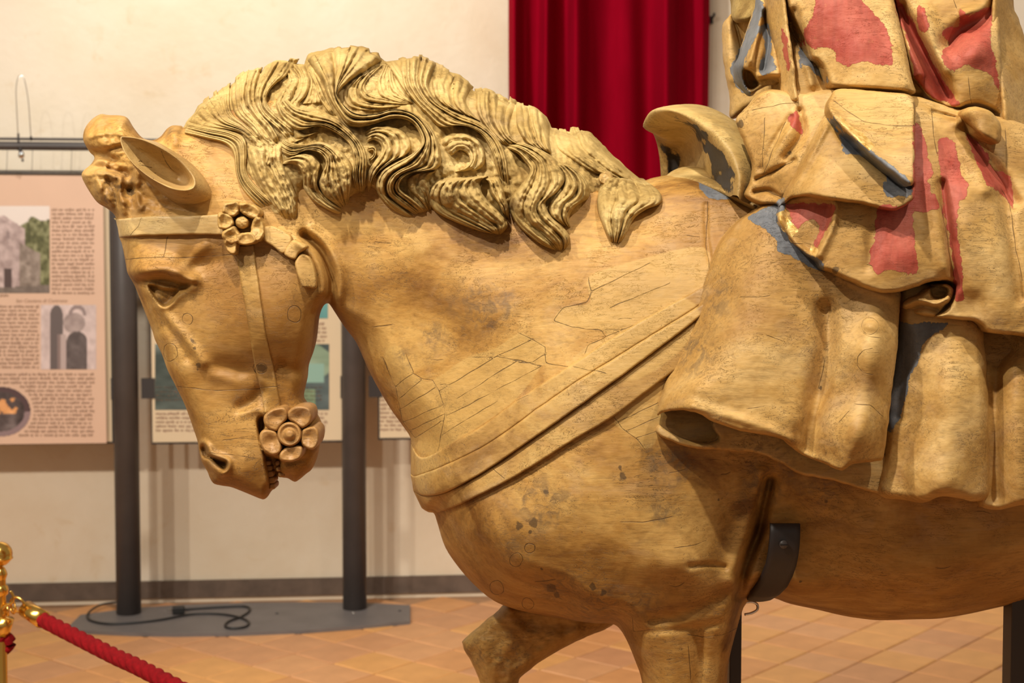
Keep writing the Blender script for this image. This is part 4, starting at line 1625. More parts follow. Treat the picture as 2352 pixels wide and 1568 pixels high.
fx = np.r_[np.arange(178, 2362, 3.0), np.arange(2365, 3140, 9.0)]
fy = np.r_[np.arange(110, 1578, 3.0), np.arange(1584, FLOOR_PY + 12, 9.0)]
BLUEB = crop(1100, 180, 3.36, [(1700, 770), (1770, 755), (1810, 800), (1900, 820), (1990, 800), (1990, 910), (1830, 935), (1750, 900), (1700, 830)])
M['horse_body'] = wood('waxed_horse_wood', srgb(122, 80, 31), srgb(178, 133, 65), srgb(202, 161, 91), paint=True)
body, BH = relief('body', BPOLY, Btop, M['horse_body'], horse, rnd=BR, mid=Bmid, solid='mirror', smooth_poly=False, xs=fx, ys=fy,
                  attrs={'crack': cracks(CR, 7), 'pale': mask(PALE, 12), 'dark': DK, 'stain_shade': STN_SHADE, 'blue': mask([BLUEB], 8), 'patina': PAT})

# far foreleg, raised and bent
FLEG = [(1398, 1405), (1300, 1395), (1230, 1385), (1165, 1384), (1138, 1406), (1100, 1438), (1064, 1469), (1062, 1474), (1066, 1490), (1088, 1532), (1103, 1568), (1122, 1640), (1150, 1740), (1180, 1820),
        (1170, 1880), (1200, 1930), (1280, 1900), (1290, 1860), (1262, 1820), (1240, 1740), (1205, 1640), (1190, 1568), (1214, 1540), (1268, 1502), (1344, 1464), (1410, 1432)]
fl = tps([(1390, 1410, -.07), (1250, 1440, -.06), (1130, 1470, -.065), (1100, 1500, -.07), (1140, 1600, -.085), (1210, 1850, -.08), (1320, 1430, -.06)])
flb = bumps([('r', [(1165, 1400), (1180, 1450), (1160, 1500), (1130, 1540)], 20, .008), ('g', 1110, 1490, 30, 40, 30, .008), ('r', [(1200, 1420), (1300, 1440)], 16, -.006),
             ('r', [(1075, 1470), (1100, 1530), (1120, 1590)], 12, -.008)])
relief('raised_leg', FLEG, lambda x, y: fl(x, y) + flb(x, y) + .003 * fnoise(x, y, 26, 3, 5), M['horse'], horse, rnd=26, mid=lambda x, y: -0.12 + 0 * x, solid='mirror',
       attrs={'stain_shade': spots([(1150, 1500, 60), (1090, 1500, 40)])}, edge_noise=1.2)

# ---- mane
MPOLY = [(421, 296), (424, 289), (432, 274), (450, 254), (456, 243), (476, 230), (498, 221), (512, 211), (529, 204), (540, 191), (555, 177), (577, 164), (596, 166), (610, 152), (624, 141),
         (644, 138), (678, 144), (697, 151), (702, 140), (711, 123), (740, 114), (763, 108), (786, 114), (798, 120), (813, 112), (829, 108), (838, 120), (869, 123), (879, 137), (892, 143),
         (921, 137), (953, 131), (970, 142), (996, 146), (1022, 160), (1056, 171), (1078, 188), (1087, 208), (1099, 206), (1116, 202), (1136, 212), (1151, 229), (1165, 240), (1197, 240),
         (1225, 247), (1240, 254), (1254, 264), (1262, 282), (1267, 293), (1278, 293), (1292, 303), (1320, 312), (1336, 302), (1353, 305), (1365, 315), (1397, 342), (1417, 364), (1447, 394),
         (1476, 413), (1514, 444), (1516, 464), (1500, 480), (1466, 500), (1436, 535), (1422, 552), (1404, 552), (1398, 530), (1378, 500), (1365, 465), (1330, 490), (1310, 515), (1304, 560),
         (1280, 565), (1240, 545), (1195, 510), (1176, 480), (1166, 505), (1150, 525), (1100, 515), (1020, 478), (992, 455), (984, 485), (950, 492), (890, 455), (850, 430), (830, 442), (800, 455),
         (770, 470), (715, 440), (696, 430), (690, 470), (676, 515), (620, 500), (580, 450), (548, 390), (530, 345), (500, 322), (440, 308)]


def mane_base(x, y):
    return BT(x, y) * 1.0


mtp = tps([(430, 300, .05), (500, 270, .05), (560, 220, .05), (600, 320, .095), (560, 400, .10), (650, 480, .108), (640, 200, .05), (700, 300, .10), (740, 430, .118), (760, 160, .05), (800, 250, .09),
           (850, 400, .122), (930, 490, .128), (900, 180, .05), (950, 300, .11), (1000, 220, .07), (1060, 420, .135), (1130, 520, .145), (1080, 260, .085), (1130, 260, .065), (1200, 300, .085),
           (1250, 450, .15), (1290, 550, .16), (1230, 280, .06), (1320, 340, .07), (1340, 420, .12), (1420, 420, .09), (1420, 540, .165), (1500, 450, .12), (1470, 420, .09)])


def mtop(x, y):
    return mtp(x, y) + 0.006 + 0.005 * fnoise(x * 1.6 - y * 0.6, y * 0.5 + x * 0.2, 34, 4, 23, 0.65) + 0.003 * fnoise(x, y, 10, 2, 27)


mane, MH = relief('mane', MPOLY, mtop, M['mane'], horse, res=3.0, rnd=58, mid=lambda x, y: 0.0 * x + np.maximum(0, sstep(330, 420, y - 0.10 * (x - 700))) * (mtp(x, y) - 0.03), solid='mirror', edge_noise=3.0)

LOCKS = [
    ([(806, 186), (786, 214), (800, 246), (850, 256), (910, 246)], [(884, 146), (842, 188), (850, 214), (892, 226), (955, 236)], 5, .000, .006, .006),
    ([(640, 300), (655, 335), (690, 320)], [(680, 280), (700, 305), (740, 300)], 3, .0, .006, .006),
    # left guide, right guide, strands, lift, dome, ridge
    ([(560, 330), (572, 380), (590, 425), (625, 470), (650, 505)], [(650, 318), (652, 375), (672, 420), (684, 460), (682, 505)], 6, .000, .012, .009),
    ([(422, 306), (470, 318), (515, 330), (535, 355), (542, 400), (560, 440), (602, 484)], [(430, 279), (480, 290), (530, 300), (562, 316), (568, 350), (566, 390), (588, 425), (640, 470)], 6, .004, .012, .007),
    ([(428, 278), (470, 293), (520, 298), (555, 306), (580, 330)], [(530, 196), (528, 240), (537, 265), (562, 286), (600, 325)], 8, .004, .008, .007),
    ([(528, 200), (530, 235), (542, 266), (578, 298), (606, 336)], [(604, 156), (590, 195), (588, 230), (602, 260), (628, 292), (646, 328)], 6, .006, .010, .008),
    ([(608, 150), (596, 175), (586, 205), (585, 235), (600, 264), (640, 300), (664, 335)], [(688, 142), (664, 172), (628, 198), (613, 224), (620, 246), (650, 274), (690, 296)], 5, .008, .016, .008),
    ([(640, 143), (660, 180), (640, 215), (632, 245), (650, 270)], [(702, 148), (714, 190), (706, 220), (690, 240), (700, 262)], 4, .002, .012, .008),
    ([(632, 235), (645, 270), (680, 300), (730, 290), (770, 305), (800, 330), (812, 365), (808, 405), (822, 450)], [(660, 226), (690, 246), (740, 252), (790, 283), (828, 325), (843, 358), (842, 400), (838, 452)], 6, .006, .020, .008),
    ([(638, 348), (670, 360), (702, 346), (732, 352), (747, 375), (738, 400), (730, 425), (745, 455), (785, 482)], [(640, 308), (665, 325), (700, 331), (742, 326), (782, 346), (808, 376), (811, 410), (806, 440), (800, 472)], 7, .010, .020, .008),
    ([(640, 380), (670, 376), (688, 388), (695, 412), (698, 436), (722, 464), (762, 486), (784, 494)], [(652, 364), (687, 353), (716, 354), (736, 374), (731, 400), (730, 426), (752, 456), (790, 482)], 4, .014, .018, .008),
    ([(702, 144), (738, 192), (752, 225), (775, 260), (802, 292), (850, 290), (900, 274), (938, 278), (960, 302), (966, 335), (938, 358), (893, 378), (866, 405), (864, 440), (893, 476), (945, 508)],
     [(882, 136), (806, 186), (776, 214), (785, 238), (818, 262), (862, 262), (912, 250), (958, 264), (994, 300), (1013, 345), (1008, 386), (952, 395), (924, 412), (922, 434), (950, 456), (988, 488)], 7, .012, .024, .010),
    ([(833, 300), (875, 288), (922, 298), (944, 325), (938, 352), (906, 368), (870, 395), (856, 422)], [(838, 332), (856, 322), (873, 332), (873, 352), (858, 372), (845, 395), (842, 420), (846, 446)], 5, .014, .014, .009),
    ([(956, 396), (934, 412), (938, 436), (966, 462), (984, 486)], [(1008, 390), (990, 404), (988, 425), (992, 450), (992, 480)], 3, .006, .008, .008),
    ([(842, 336), (858, 334), (866, 345), (862, 360), (850, 372)], [(846, 350), (854, 346), (858, 350), (854, 358), (846, 364)], 2, .006, .006, .005),
    ([(560, 306), (582, 330), (590, 352), (582, 380)], [(620, 310), (640, 335), (642, 362), (630, 390)], 4, .002, .008, .007),
    ([(706, 160), (722, 196), (732, 226), (760, 268)], [(722, 168), (738, 200), (750, 228), (776, 268)], 2, .004, .008, .006),
    ([(690, 240), (705, 215), (712, 190), (706, 160)], [(742, 236), (742, 212), (734, 190), (722, 165)], 3, .0, .006, .006),
    ([(884, 146), (866, 186), (874, 222), (935, 240)], [(902, 150), (908, 185), (926, 214), (956, 238)], 4, .000, .006, .006),
    ([(882, 142), (905, 175), (925, 205), (945, 232)], [(940, 134), (950, 170), (958, 200), (975, 230)], 4, .004, .012, .008),
    ([(915, 138), (922, 190), (942, 225), (976, 262), (1010, 292), (1058, 288), (1098, 304), (1124, 340), (1136, 375), (1146, 408)],
     [(1004, 146), (986, 190), (992, 215), (1012, 240), (1052, 260), (1102, 280), (1142, 315), (1162, 355), (1168, 400), (1170, 435)], 6, .010, .022, .009),
    ([(1000, 148), (990, 190), (1000, 225), (1030, 248)], [(1088, 204), (1072, 232), (1086, 260), (1112, 284)], 5, .002, .012, .009),
    ([(1006, 326), (1040, 304), (1086, 310), (1112, 340), (1114, 375), (1098, 394)], [(1034, 362), (1055, 346), (1074, 355), (1078, 375), (1064, 388), (1038, 396)], 4, .012, .014, .009),
    ([(1012, 404), (988, 435), (984, 462), (1000, 487), (1040, 508), (1092, 528), (1142, 540)], [(1132, 400), (1106, 415), (1108, 440), (1126, 465), (1152, 490), (1168, 515), (1150, 542)], 8, .016, .030, .007),
    ([(1108, 408), (1122, 420), (1128, 445), (1146, 470), (1156, 495)], [(1146, 402), (1156, 430), (1162, 455), (1170, 480), (1170, 505)], 3, .016, .016, .007),
    ([(1090, 208), (1096, 260), (1122, 300), (1152, 335)], [(1188, 240), (1172, 290), (1182, 320), (1216, 336)], 6, .004, .014, .009),
    ([(1184, 240), (1186, 290), (1206, 325), (1242, 346)], [(1256, 264), (1264, 290), (1264, 325), (1270, 356)], 5, .004, .014, .009),
    ([(1262, 364), (1290, 395), (1296, 425), (1276, 450), (1260, 470), (1264, 495), (1296, 520)], [(1298, 372), (1336, 400), (1354, 430), (1352, 455), (1322, 475), (1308, 500), (1314, 528)], 5, .010, .018, .010),
    ([(1150, 336), (1184, 350), (1204, 372), (1216, 396), (1196, 424), (1172, 456), (1171, 490), (1195, 525), (1237, 558), (1278, 579)],
     [(1165, 322), (1222, 334), (1268, 358), (1294, 388), (1300, 412), (1282, 440), (1256, 462), (1264, 492), (1292, 518), (1310, 547), (1298, 580)], 8, .014, .028, .009),
    ([(1270, 300), (1280, 340), (1312, 366), (1342, 386), (1375, 402)], [(1352, 304), (1382, 332), (1424, 372), (1470, 410), (1492, 426)], 5, .002, .012, .009),
    ([(1400, 398), (1376, 430), (1370, 475), (1383, 516), (1402, 560)], [(1478, 410), (1516, 440), (1520, 466), (1484, 482), (1458, 502), (1442, 532), (1424, 562)], 7, .010, .022, .008),
]
ARCH = {(702, 882): -34, (428, 530): -10, (528, 604): -14, (915, 1004): -10, (1000, 1088): -4, (1090, 1188): -14, (1184, 1256): -8, (1270, 1352): -4, (608, 688): -8}
for i, (L, R, st, lift, dome, ridge) in enumerate(LOCKS):
    ribbon('mane_lock', L, R, lambda x, y: np.maximum(MH(x, y), BH(x, y)), M['mane'], mane, st, lift * 0.55, dome * 0.85, ridge * (1.25 if min(L[0][1], R[0][1]) > 250 or L[0][0] < 610 else 1.7), ns=max(40, int(len(L) * 12)), seed=i + 1, tip=0.22, root=0.10 if min(L[0][1], R[0][1]) > 285 else 0.0, arch=ARCH.get((L[0][0], R[0][0]), 0))
for k, x, y in ((0, 1392, 408),):
    relief('wood_plug', ring(x, y, 16, 13)[:-1], lambda a, b: MH(a, b) + 0.016, M['new'], mane, res=2, rnd=4, drop=0.004, back=lambda a, b: MH(a, b) - 0.01)

# ---- near ear: a scooped leaf shape
def build_ear():
    rim = cr(crop(150, 80, 3.563, [(455, 850), (480, 835), (620, 855), (800, 935), (940, 1030), (1030, 1130), (1062, 1200), (1050, 1250), (1000, 1272), (930, 1272), (850, 1250), (700, 1172), (570, 1068),
                                   (495, 975), (462, 900)]), 5, True)
    n = len(rim)
    c = np.array([405.0, 412.0])
    axis = np.array([277.0, 318.0])
    al = np.clip(np.hypot(rim[:, 0] - 450, rim[:, 1] - 432) / 205, 0, 1)
    ang = np.arctan2(rim[:, 1] - c[1], rim[:, 0] - c[0])
    upper = np.clip(-np.sin(ang - 0.6), -1, 1)
    hr = 0.150 + 0.012 * al - 0.012 * upper
    base = cr(crop(150, 80, 3.563, [(560, 960), (640, 900), (760, 880), (900, 960), (1060, 1080), (1170, 1200), (1225, 1300), (1220, 1370), (1130, 1400), (1010, 1410), (900, 1380), (800, 1310), (690, 1220),
                                    (610, 1130), (560, 1040)]), 5, True)
    rings = []
    # outside: from the head up to the rim
    bh = BH(base[:, 0], base[:, 1]) - 0.02
    for k, (f, bul) in enumerate(((0, 0), (.35, 7), (.7, 7), (.9, 3))):
        q = base * (1 - f) + rim * f
        d = q - c
        d /= np.linalg.norm(d, axis=1)[:, None] + 1e-9
        q = q + d * bul * (1 - al[:, None] * 0.8)
        rings.append((q, bh * (1 - f) + hr * f))
    d = rim - c
    d /= np.linalg.norm(d, axis=1)[:, None]
    rings.append((rim + d * 1.5, hr - 0.002))
    rings.append((rim, hr + 0.001))
    rings.append((rim - d * 3.0, hr - 0.001))
    for f, dep in ((.10, .012), (.25, .030), (.45, .046), (.65, .058), (.85, .064), (1.0, .066)):
        q = rim - d * 3.0
        q = q * (1 - f) + c * f
        rings.append((q, (hr - dep * np.clip(1.15 - al * 0.55, .3, 1)) * (1 - f) + f * (0.165 - dep)))
    V = np.vstack([PH(q[:, 0], q[:, 1], h) for q, h in rings])
    Q = []
    for i in range(len(rings) - 1):
        for k in range(n):
            k2 = (k + 1) % n
            Q.append((i * n + k, i * n + k2, (i + 1) * n + k2, (i + 1) * n + k))
    allx = np.concatenate([q[:, 0] for q, h in rings])
    ally = np.concatenate([q[:, 1] for q, h in rings])
    mesh_np('ear', V, Q, M['new'], horse, cracks([[(320, 325), (322, 350), (318, 385)], [(370, 345), (380, 372), (395, 392)], [(350, 410), (356, 395)], [(318, 376), (356, 388)]], 5)(allx, ally))


build_ear()

# ---- harness
def onbody(t, f=None):
    return lambda x, y: BH(x, y) + t + (f(x, y) if f else 0)


def strap(name, poly, t=0.008, mat='harness', res=2.5, rnd=4.0, attrs=None, parent=None, bf=None, smooth_poly=True, en=0.6):
    return relief(name, poly, onbody(t, bf), M[mat], parent or horse, res=res, rnd=rnd, drop=min(0.004, t * 0.6), back=lambda x, y: BH(x, y) - 0.012, attrs=attrs, smooth_poly=smooth_poly, edge_noise=en)


def band(a, b):
    a = cr(a, 5)
    b = cr(b, 5)
    return np.vstack([a, b[::-1]])


e0 = [(944, 1012), (976, 1052), (1031, 1023), (1110, 976), (1175, 929), (1233, 886), (1312, 838), (1392, 777), (1480, 730), (1586, 672)]
e0 = [(944, 1018), (962, 1048), (985, 1048), (1031, 1023), (1110, 976), (1175, 929), (1233, 889), (1312, 838), (1392, 785), (1480, 732), (1590, 672), (1660, 632)]
e1 = [(943, 1090), (955, 1094), (1020, 1070), (1103, 1030), (1175, 983), (1248, 929), (1338, 868), (1428, 813), (1520, 756), (1600, 706), (1655, 668)]
e2 = [(949, 1126), (975, 1138), (1024, 1130), (1103, 1088), (1175, 1041), (1284, 965), (1392, 889), (1500, 810), (1585, 745), (1640, 700)]
e3 = [(968, 1166), (985, 1176), (1010, 1174), (1067, 1153), (1161, 1106), (1230, 1066), (1320, 1009), (1407, 958), (1464, 915), (1545, 855), (1620, 800)]
BCR = {'crack': cracks([c5([(1300, 560), (1500, 600)]), c5([(880, 800), (1000, 740)]), c5([(780, 1210), (850, 1270)])], 6), 'pale': mask([c5([(1250, 560), (1900, 120), (2100, 300), (1700, 640)])], 20)}
strap('breast_strap', band(e0, e1), 0.009, attrs=BCR, smooth_poly=False)
strap('breast_strap', band(e1, e2), 0.019, attrs=BCR, smooth_poly=False)
strap('breast_strap', band(e2, e3), 0.011, attrs=BCR, smooth_poly=False)
strap('browband', [(266, 502), (266, 504), (330, 497), (400, 495), (470, 494), (530, 494), (532, 536), (470, 538), (400, 539), (330, 541), (276, 544), (274, 543)], 0.012, 'new', rnd=3,
      attrs={'crack': cracks([[(325, 500), (318, 520), (300, 540)]], 4)})
cheek = c2([(1248, 520), (1245, 560), (1290, 860), (1340, 1130), (1385, 1420)]) + [(586, 841), (596, 884), (608, 950)]
cheek2 = c2([(1412, 500), (1415, 530), (1450, 800), (1500, 1150), (1540, 1420)]) + [(627, 841), (637, 889), (646, 945)]
strap('cheek_strap', band(cheek, cheek2), 0.006, 'horse', rnd=3, smooth_poly=False,
      attrs={'dark': spots([(600, 846, 12)]), 'crack': cracks([[(580, 892), (620, 889), (640, 888)], ring(600, 846, 13)], 5)})
strap('head_strap', c2([(1500, 345), (1600, 325), (1740, 395), (1775, 465), (1700, 585), (1600, 520), (1500, 450)]), 0.016)
strap('head_strap', c2([(1780, 460), (1830, 470), (1920, 510), (1900, 540), (1840, 590), (1800, 640), (1710, 600), (1720, 540)]), 0.020)
strap('strap_end', c2([(1805, 690), (1830, 620), (1880, 590), (1950, 630), (1990, 740), (2008, 850), (2000, 915), (1940, 912), (1880, 905), (1850, 840)]), 0.018, 'harness')


def petal(poly, cx, cy, t, parent, mat, dish=0.010, nm='petal', en=0.4):
    p = np.asarray(poly, float)
    c = p.mean(0)
    rad = np.hypot(*(p - c).T).mean()
    b0 = float(BH(np.array([cx]), np.array([cy]))[0])

    def top(x, y):
        q = np.hypot(x - c[0], y - c[1]) / rad
        rc = np.hypot(x - cx, y - cy)
        return b0 + t - dish * np.exp(-(q / 0.62) ** 2) + 0.00012 * rc + (0.0006 + 0.0014 * (en > 1)) * fnoise(x, y, 12, 2, 3)
    return relief(nm, poly, top, M[mat], parent, res=1.6, rnd=6, drop=0.010, back=lambda x, y: 0 * x + b0 - 0.03, edge_noise=en)


def part_empty(name, loc, parent):
    o = bpy.data.objects.new(name, None)
    coll.objects.link(o)
    o.empty_display_size = 0.02
    x, y, z = root_of(parent)
    o.parent = parent
    o.location = (loc[0] - x, loc[1] - y, loc[2] - z)
    return o


ro = part_empty('bit_rosette', PH(665, 1000, 0.09), horse)
for q in ([(1270, 730), (1330, 670), (1420, 640), (1470, 660), (1482, 740), (1430, 800), (1380, 858), (1290, 820)],
          [(1500, 750), (1500, 680), (1580, 632), (1680, 650), (1712, 720), (1690, 790), (1625, 832), (1560, 790)],
          [(1230, 900), (1275, 856), (1365, 868), (1400, 930), (1430, 1010), (1405, 1068), (1340, 1088), (1270, 1050), (1230, 970)],
          [(1440, 1050), (1500, 1018), (1605, 1010), (1625, 1055), (1600, 1120), (1520, 1150), (1432, 1138), (1415, 1090)],
          [(1645, 850), (1735, 826), (1780, 880), (1770, 980), (1722, 1034), (1645, 1008), (1615, 950), (1625, 890)]):
    q = np.array(c3(q)); q = q.mean(0) + (q - q.mean(0)) * 1.07
    petal(q, 665, 997, 0.038, ro, 'muzzle', 0.007)
b0 = float(BH(np.array([665.0]), np.array([997.0]))[0])
relief('rosette_centre', ring(664.8, 997, 28, 21)[:-1], lambda x, y: b0 + 0.046 + 0.006 * np.exp(-(np.hypot(x - 664.8, y - 997) / 11) ** 4) - 0.004 * np.exp(-((np.hypot(x - 664.8, y - 997) - 17) / 5) ** 2),
       M['muzzle'], ro, res=1.5, rnd=6, drop=0.010, back=lambda x, y: 0 * x + b0 - 0.02)
rt = part_empty('brow_rosette', PH(560, 512, 0.11), horse)
for q in ([(1130, 190), (1150, 120), (1230, 100), (1280, 130), (1260, 200), (1200, 230)], [(1290, 130), (1370, 120), (1440, 160), (1470, 210), (1420, 240), (1330, 210)],
          [(1440, 240), (1490, 280), (1500, 400), (1440, 450), (1390, 400), (1400, 300)], [(1080, 240), (1110, 205), (1190, 240), (1210, 300), (1160, 340), (1090, 340)],
          [(1125, 400), (1210, 340), (1260, 390), (1280, 450), (1220, 490), (1150, 470)], [(1265, 420), (1380, 400), (1430, 440), (1400, 490), (1310, 500), (1260, 470)],
          [(1140, 460), (1240, 480), (1240, 570), (1200, 580), (1150, 530)]):
    q = np.array(c2(q)); q = q.mean(0) + (q - q.mean(0)) * 1.18
    petal(q, 562, 512, 0.030 + 0.0002 * (q[0][0] % 17), rt, 'harness', 0.008, en=2.2)
b1 = float(BH(np.array([555.0]), np.array([508.0]))[0])
relief('rosette_centre', ring(555, 511, 15, 15)[:-1], lambda x, y: b1 + 0.030 + .002 * fnoise(x, y, 8, 2, 2), M['harness'], rt, res=1.6, rnd=7, drop=0.012, back=lambda x, y: 0 * x + b1 - 0.02, edge_noise=1.5)

# ---- teeth in the open mouth
for x, y, w, h, dy in ((1300, 1170, 26, 30, 0), (1312, 1220, 26, 32, 0), (1322, 1275, 26, 36, 0), (1334, 1335, 26, 38, 0), (1342, 1392, 24, 34, 0), (1392, 1170, 22, 30, 0), (1408, 1225, 24, 32, 0), (1430, 1280, 26, 28, 0)):
    q = c3([(x - w, y - h * .7), (x + w, y - h * .8), (x + w, y + h * .6), (x - w, y + h * .7)])
    relief('tooth', q, lambda a, b: 0.040 + 0 * a, M['muzzle'], horse, res=1.6, rnd=3, drop=0.006, back=lambda a, b: 0 * a)

# ---- saddle pommel: a forward-leaning arch, hollow in front
def build_pommel():
    # for each station round the arch (far foot, over the top, near foot): back edge, crown, front lip, inner lip, hollow
    def at(rows):
        return np.array(rows, float)
    back_ = at([(1545, 420, -.17), (1590, 350, -.16), (1620, 300, -.13), (1650, 268, -.07), (1672, 268, 0.0), (1708, 292, .06), (1742, 335, .11), (1758, 380, .14), (1748, 430, .16), (1726, 470, .17)])
    crown = at([(1522, 415, -.16), (1535, 345, -.15), (1552, 285, -.12), (1572, 248, -.06), (1604, 240, 0.0), (1648, 258, .07), (1690, 300, .125), (1718, 355, .165), (1716, 415, .19), (1702, 460, .20)])
    lip = at([(1519, 410, -.155), (1513, 350, -.145), (1500, 305, -.115), (1478, 288, -.055), (1500, 252, .01), (1555, 252, .075), (1620, 282, .13), (1672, 332, .17), (1697, 398, .195), (1694, 450, .205)])
    inner = at([(1532, 408, -.145), (1528, 352, -.135), (1522, 318, -.10), (1508, 308, -.045), (1530, 278, .012), (1568, 272, .07), (1614, 304, .12), (1655, 346, .155), (1684, 402, .178), (1684, 448, .19)])
    deep = at([(1556, 412, -.14), (1560, 372, -.13), (1570, 340, -.10), (1582, 318, -.05), (1598, 306, .0), (1612, 312, .045), (1628, 338, .08), (1646, 372, .105), (1662, 412, .13), (1668, 448, .15)])
    rows = []
    n = 72
    fill = deep.copy()
    fill[:, 0] = 1612
    fill[:, 1] = 402
    fill[:, 2] = -0.01
    for a in (back_, crown, lip, inner, deep, fill):
        rows.append(resample(cr(a, 8), n))
    R = np.array(rows)
    # smooth across
    fine = []
    for k in range(n):
        fine.append(cr(R[:, k, :], 7))
    fine = np.array(fine)           # n x m x 3
    m = fine.shape[1]
    x, y, h = fine[..., 0], fine[..., 1], fine[..., 2]
    h = h + 0.0012 * fnoise(x, y, 24, 3, 6)
    V = PH(x.ravel(), y.ravel(), h.ravel())
    I = np.arange(n * m).reshape(n, m)
    Q = np.stack([I[:-1, :-1], I[:-1, 1:], I[1:, 1:], I[1:, :-1]], -1).reshape(-1, 4)
    # paint: charcoal over the hollow, blue-grey where it thins out
    u = np.broadcast_to(np.linspace(0, 1, m)[None], (n, m))
    v = np.broadcast_to(np.linspace(0, 1, n)[:, None], (n, m))
    nz = 0.12 * vnoise(x, y, 18, 2)
    blk = np.clip(0.5 + 6 * np.minimum(np.minimum(u - 0.60 + nz, 0.86 - u + nz), np.minimum(v - 0.42, 0.97 - v)), 0, 1)
    blk = np.maximum(blk, np.clip(0.5 + 8 * np.minimum(np.minimum(u - 0.62 + nz, 0.8 - u), np.minimum(0.18 - v, v - 0.02)), 0, 1))
    mesh_np('saddle_pommel', V, Q, M['saddle'], horse, {'black': blk.ravel(), 'blue': np.clip(blk - 0.15, 0, 1).ravel()})
    # fill under the arch: the withers rise into it
    relief('saddle_seat', [(1528, 408), (1545, 392), (1575, 382), (1610, 384), (1650, 405), (1690, 425), (1740, 440), (1760, 470), (1740, 500), (1690, 480), (1640, 455), (1580, 430), (1540, 420)],
           lambda a, b: BH(a, b) * 0.6 + 0.03 + 0.06 * sstep(1540, 1740, a), M['saddle'], horse, rnd=30, mid=lambda a, b: 0 * a, solid='mirror')


build_pommel()
tag(horse.children[0], None)

# ------------------------------------------------------------------ the rider
rider = thing('rider_statue', tuple(PH(1950, 700, 0.0)), 'carved wooden rider in a long folded tunic with peeling red and blue paint', 'statue')
u1 = lambda p: crop(1600, 0, 3.128, p)
u2 = lambda p: crop(1700, 420, 3.408, p)
u3 = lambda p: crop(1480, 620, 2.697, p)

RED = mask([
    u1([(850, -150), (1190, -150), (1190, 0), (1260, 80), (1340, 180), (1400, 320), (1412, 460), (1330, 465), (1200, 440), (1070, 475), (1010, 440), (990, 380), (930, 340), (830, 342), (780, 290), (775, 220), (830, 120), (850, 0)]),
    u1([(610, 210), (640, 250), (665, 370), (665, 500), (645, 490), (625, 350)]),
    u1([(1420, -80), (1470, 20), (1560, 170), (1640, 330), (1760, 560), (1880, 740), (1800, 740), (1700, 700), (1570, 570), (1550, 450), (1500, 250), (1440, 100)]),
    u1([(1600, 40), (1650, 110), (1670, 200), (1620, 225), (1580, 150)]),
    u1([(1890, 60), (1960, 110), (2110, 60), (2115, 300), (2150, 480), (2178, 650), (2110, 530), (2020, 500), (1950, 465), (1830, 510), (1770, 440), (1770, 360), (1810, 320), (1760, 230), (1830, 195), (1890, 190)]),
    u1([(720, 785), (740, 860), (760, 970), (690, 910), (655, 850)]),
    u1([(1560, 905), (1610, 905), (1640, 1000), (1670, 1090), (1660, 1130), (1690, 1190), (1695, 1270), (1650, 1290), (1680, 1340), (1710, 1400), (1735, 1440), (1720, 1500), (1570, 1515), (1540, 1450), (1560, 1200)]),
    u2([(1090, 190), (1250, 180), (1350, 130), (1400, 40), (1450, 60), (1520, 80), (1555, 150), (1540, 205), (1360, 222), (1350, 300), (1370, 450), (1380, 600), (1380, 700), (1300, 710), (1160, 690), (1090, 705), (1020, 650),
        (1010, 610), (1050, 450)]),
    u1([(1735, 1020), (1850, 1025), (1890, 1200), (1935, 1350), (1930, 1420), (1880, 1440), (1870, 1564), (1780, 1564), (1760, 1300)]),
    u2([(1580, -20), (1760, -20), (1770, 100), (1712, 140), (1690, 250), (1700, 400), (1720, 550), (1745, 780), (1745, 900), (1680, 905), (1670, 700), (1640, 450), (1600, 200)]),
    u1([(1930, 940), (2000, 1000), (2080, 1100), (2140, 1220), (2250, 1270), (2270, 1500), (2240, 1440), (2130, 1350), (2060, 1280)]),
    u2([(360, 190), (400, 165), (720, 165), (735, 230), (700, 330), (640, 430), (590, 520), (575, 470), (620, 380), (610, 310), (550, 275), (490, 310), (460, 360), (430, 330)])], 12)
BLUE1 = mask([u2([(70, 260), (280, 160), (330, 100), (360, 260), (380, 440), (480, 520), (620, 600), (650, 690), (540, 650), (400, 570), (290, 540), (290, 460), (200, 370), (110, 310)])], 8)
BLUE = mask([
    u2([(70, 260), (280, 160), (330, 100), (360, 260), (380, 440), (480, 520), (620, 600), (650, 690), (540, 650), (400, 570), (290, 540), (290, 460), (200, 370), (110, 310)]),
    u3([(1560, 330), (1650, 330), (1880, 325), (1800, 400), (1720, 480), (1700, 570), (1650, 650), (1620, 800), (1570, 950), (1510, 1000), (1500, 900), (1520, 500)]),
    u1([(970, 840), (1050, 930), (1150, 1000), (1280, 1100), (1400, 1190), (1520, 1290), (1545, 1400), (1450, 1410), (1380, 1410), (1340, 1330), (1370, 1280), (1300, 1180), (1180, 1120), (1070, 1100), (1030, 1000)]),
    u1([(420, -60), (490, 60), (450, 160), (430, 260), (370, 380), (340, 470), (330, 560), (390, 690), (300, 640), (255, 480), (320, 330), (400, 120)]),
    u1([(490, 180), (520, 180), (545, 400), (570, 500), (470, 545), (455, 480), (500, 350), (450, 200)]),
    u1([(740, 350), (830, 440), (920, 540), (940, 590), (860, 530), (770, 450), (740, 480)])], 12)
GOLD = mask([u2([(285, 235), (345, 212), (380, 290), (460, 370), (405, 422), (340, 380), (300, 320)]), u2([(555, 480), (615, 520), (590, 585), (540, 550)]),
             u1([(1030, 830), (1110, 910), (1200, 960), (1280, 1050), (1240, 1082), (1170, 1020), (1100, 940), (1040, 890)])], 8, False)
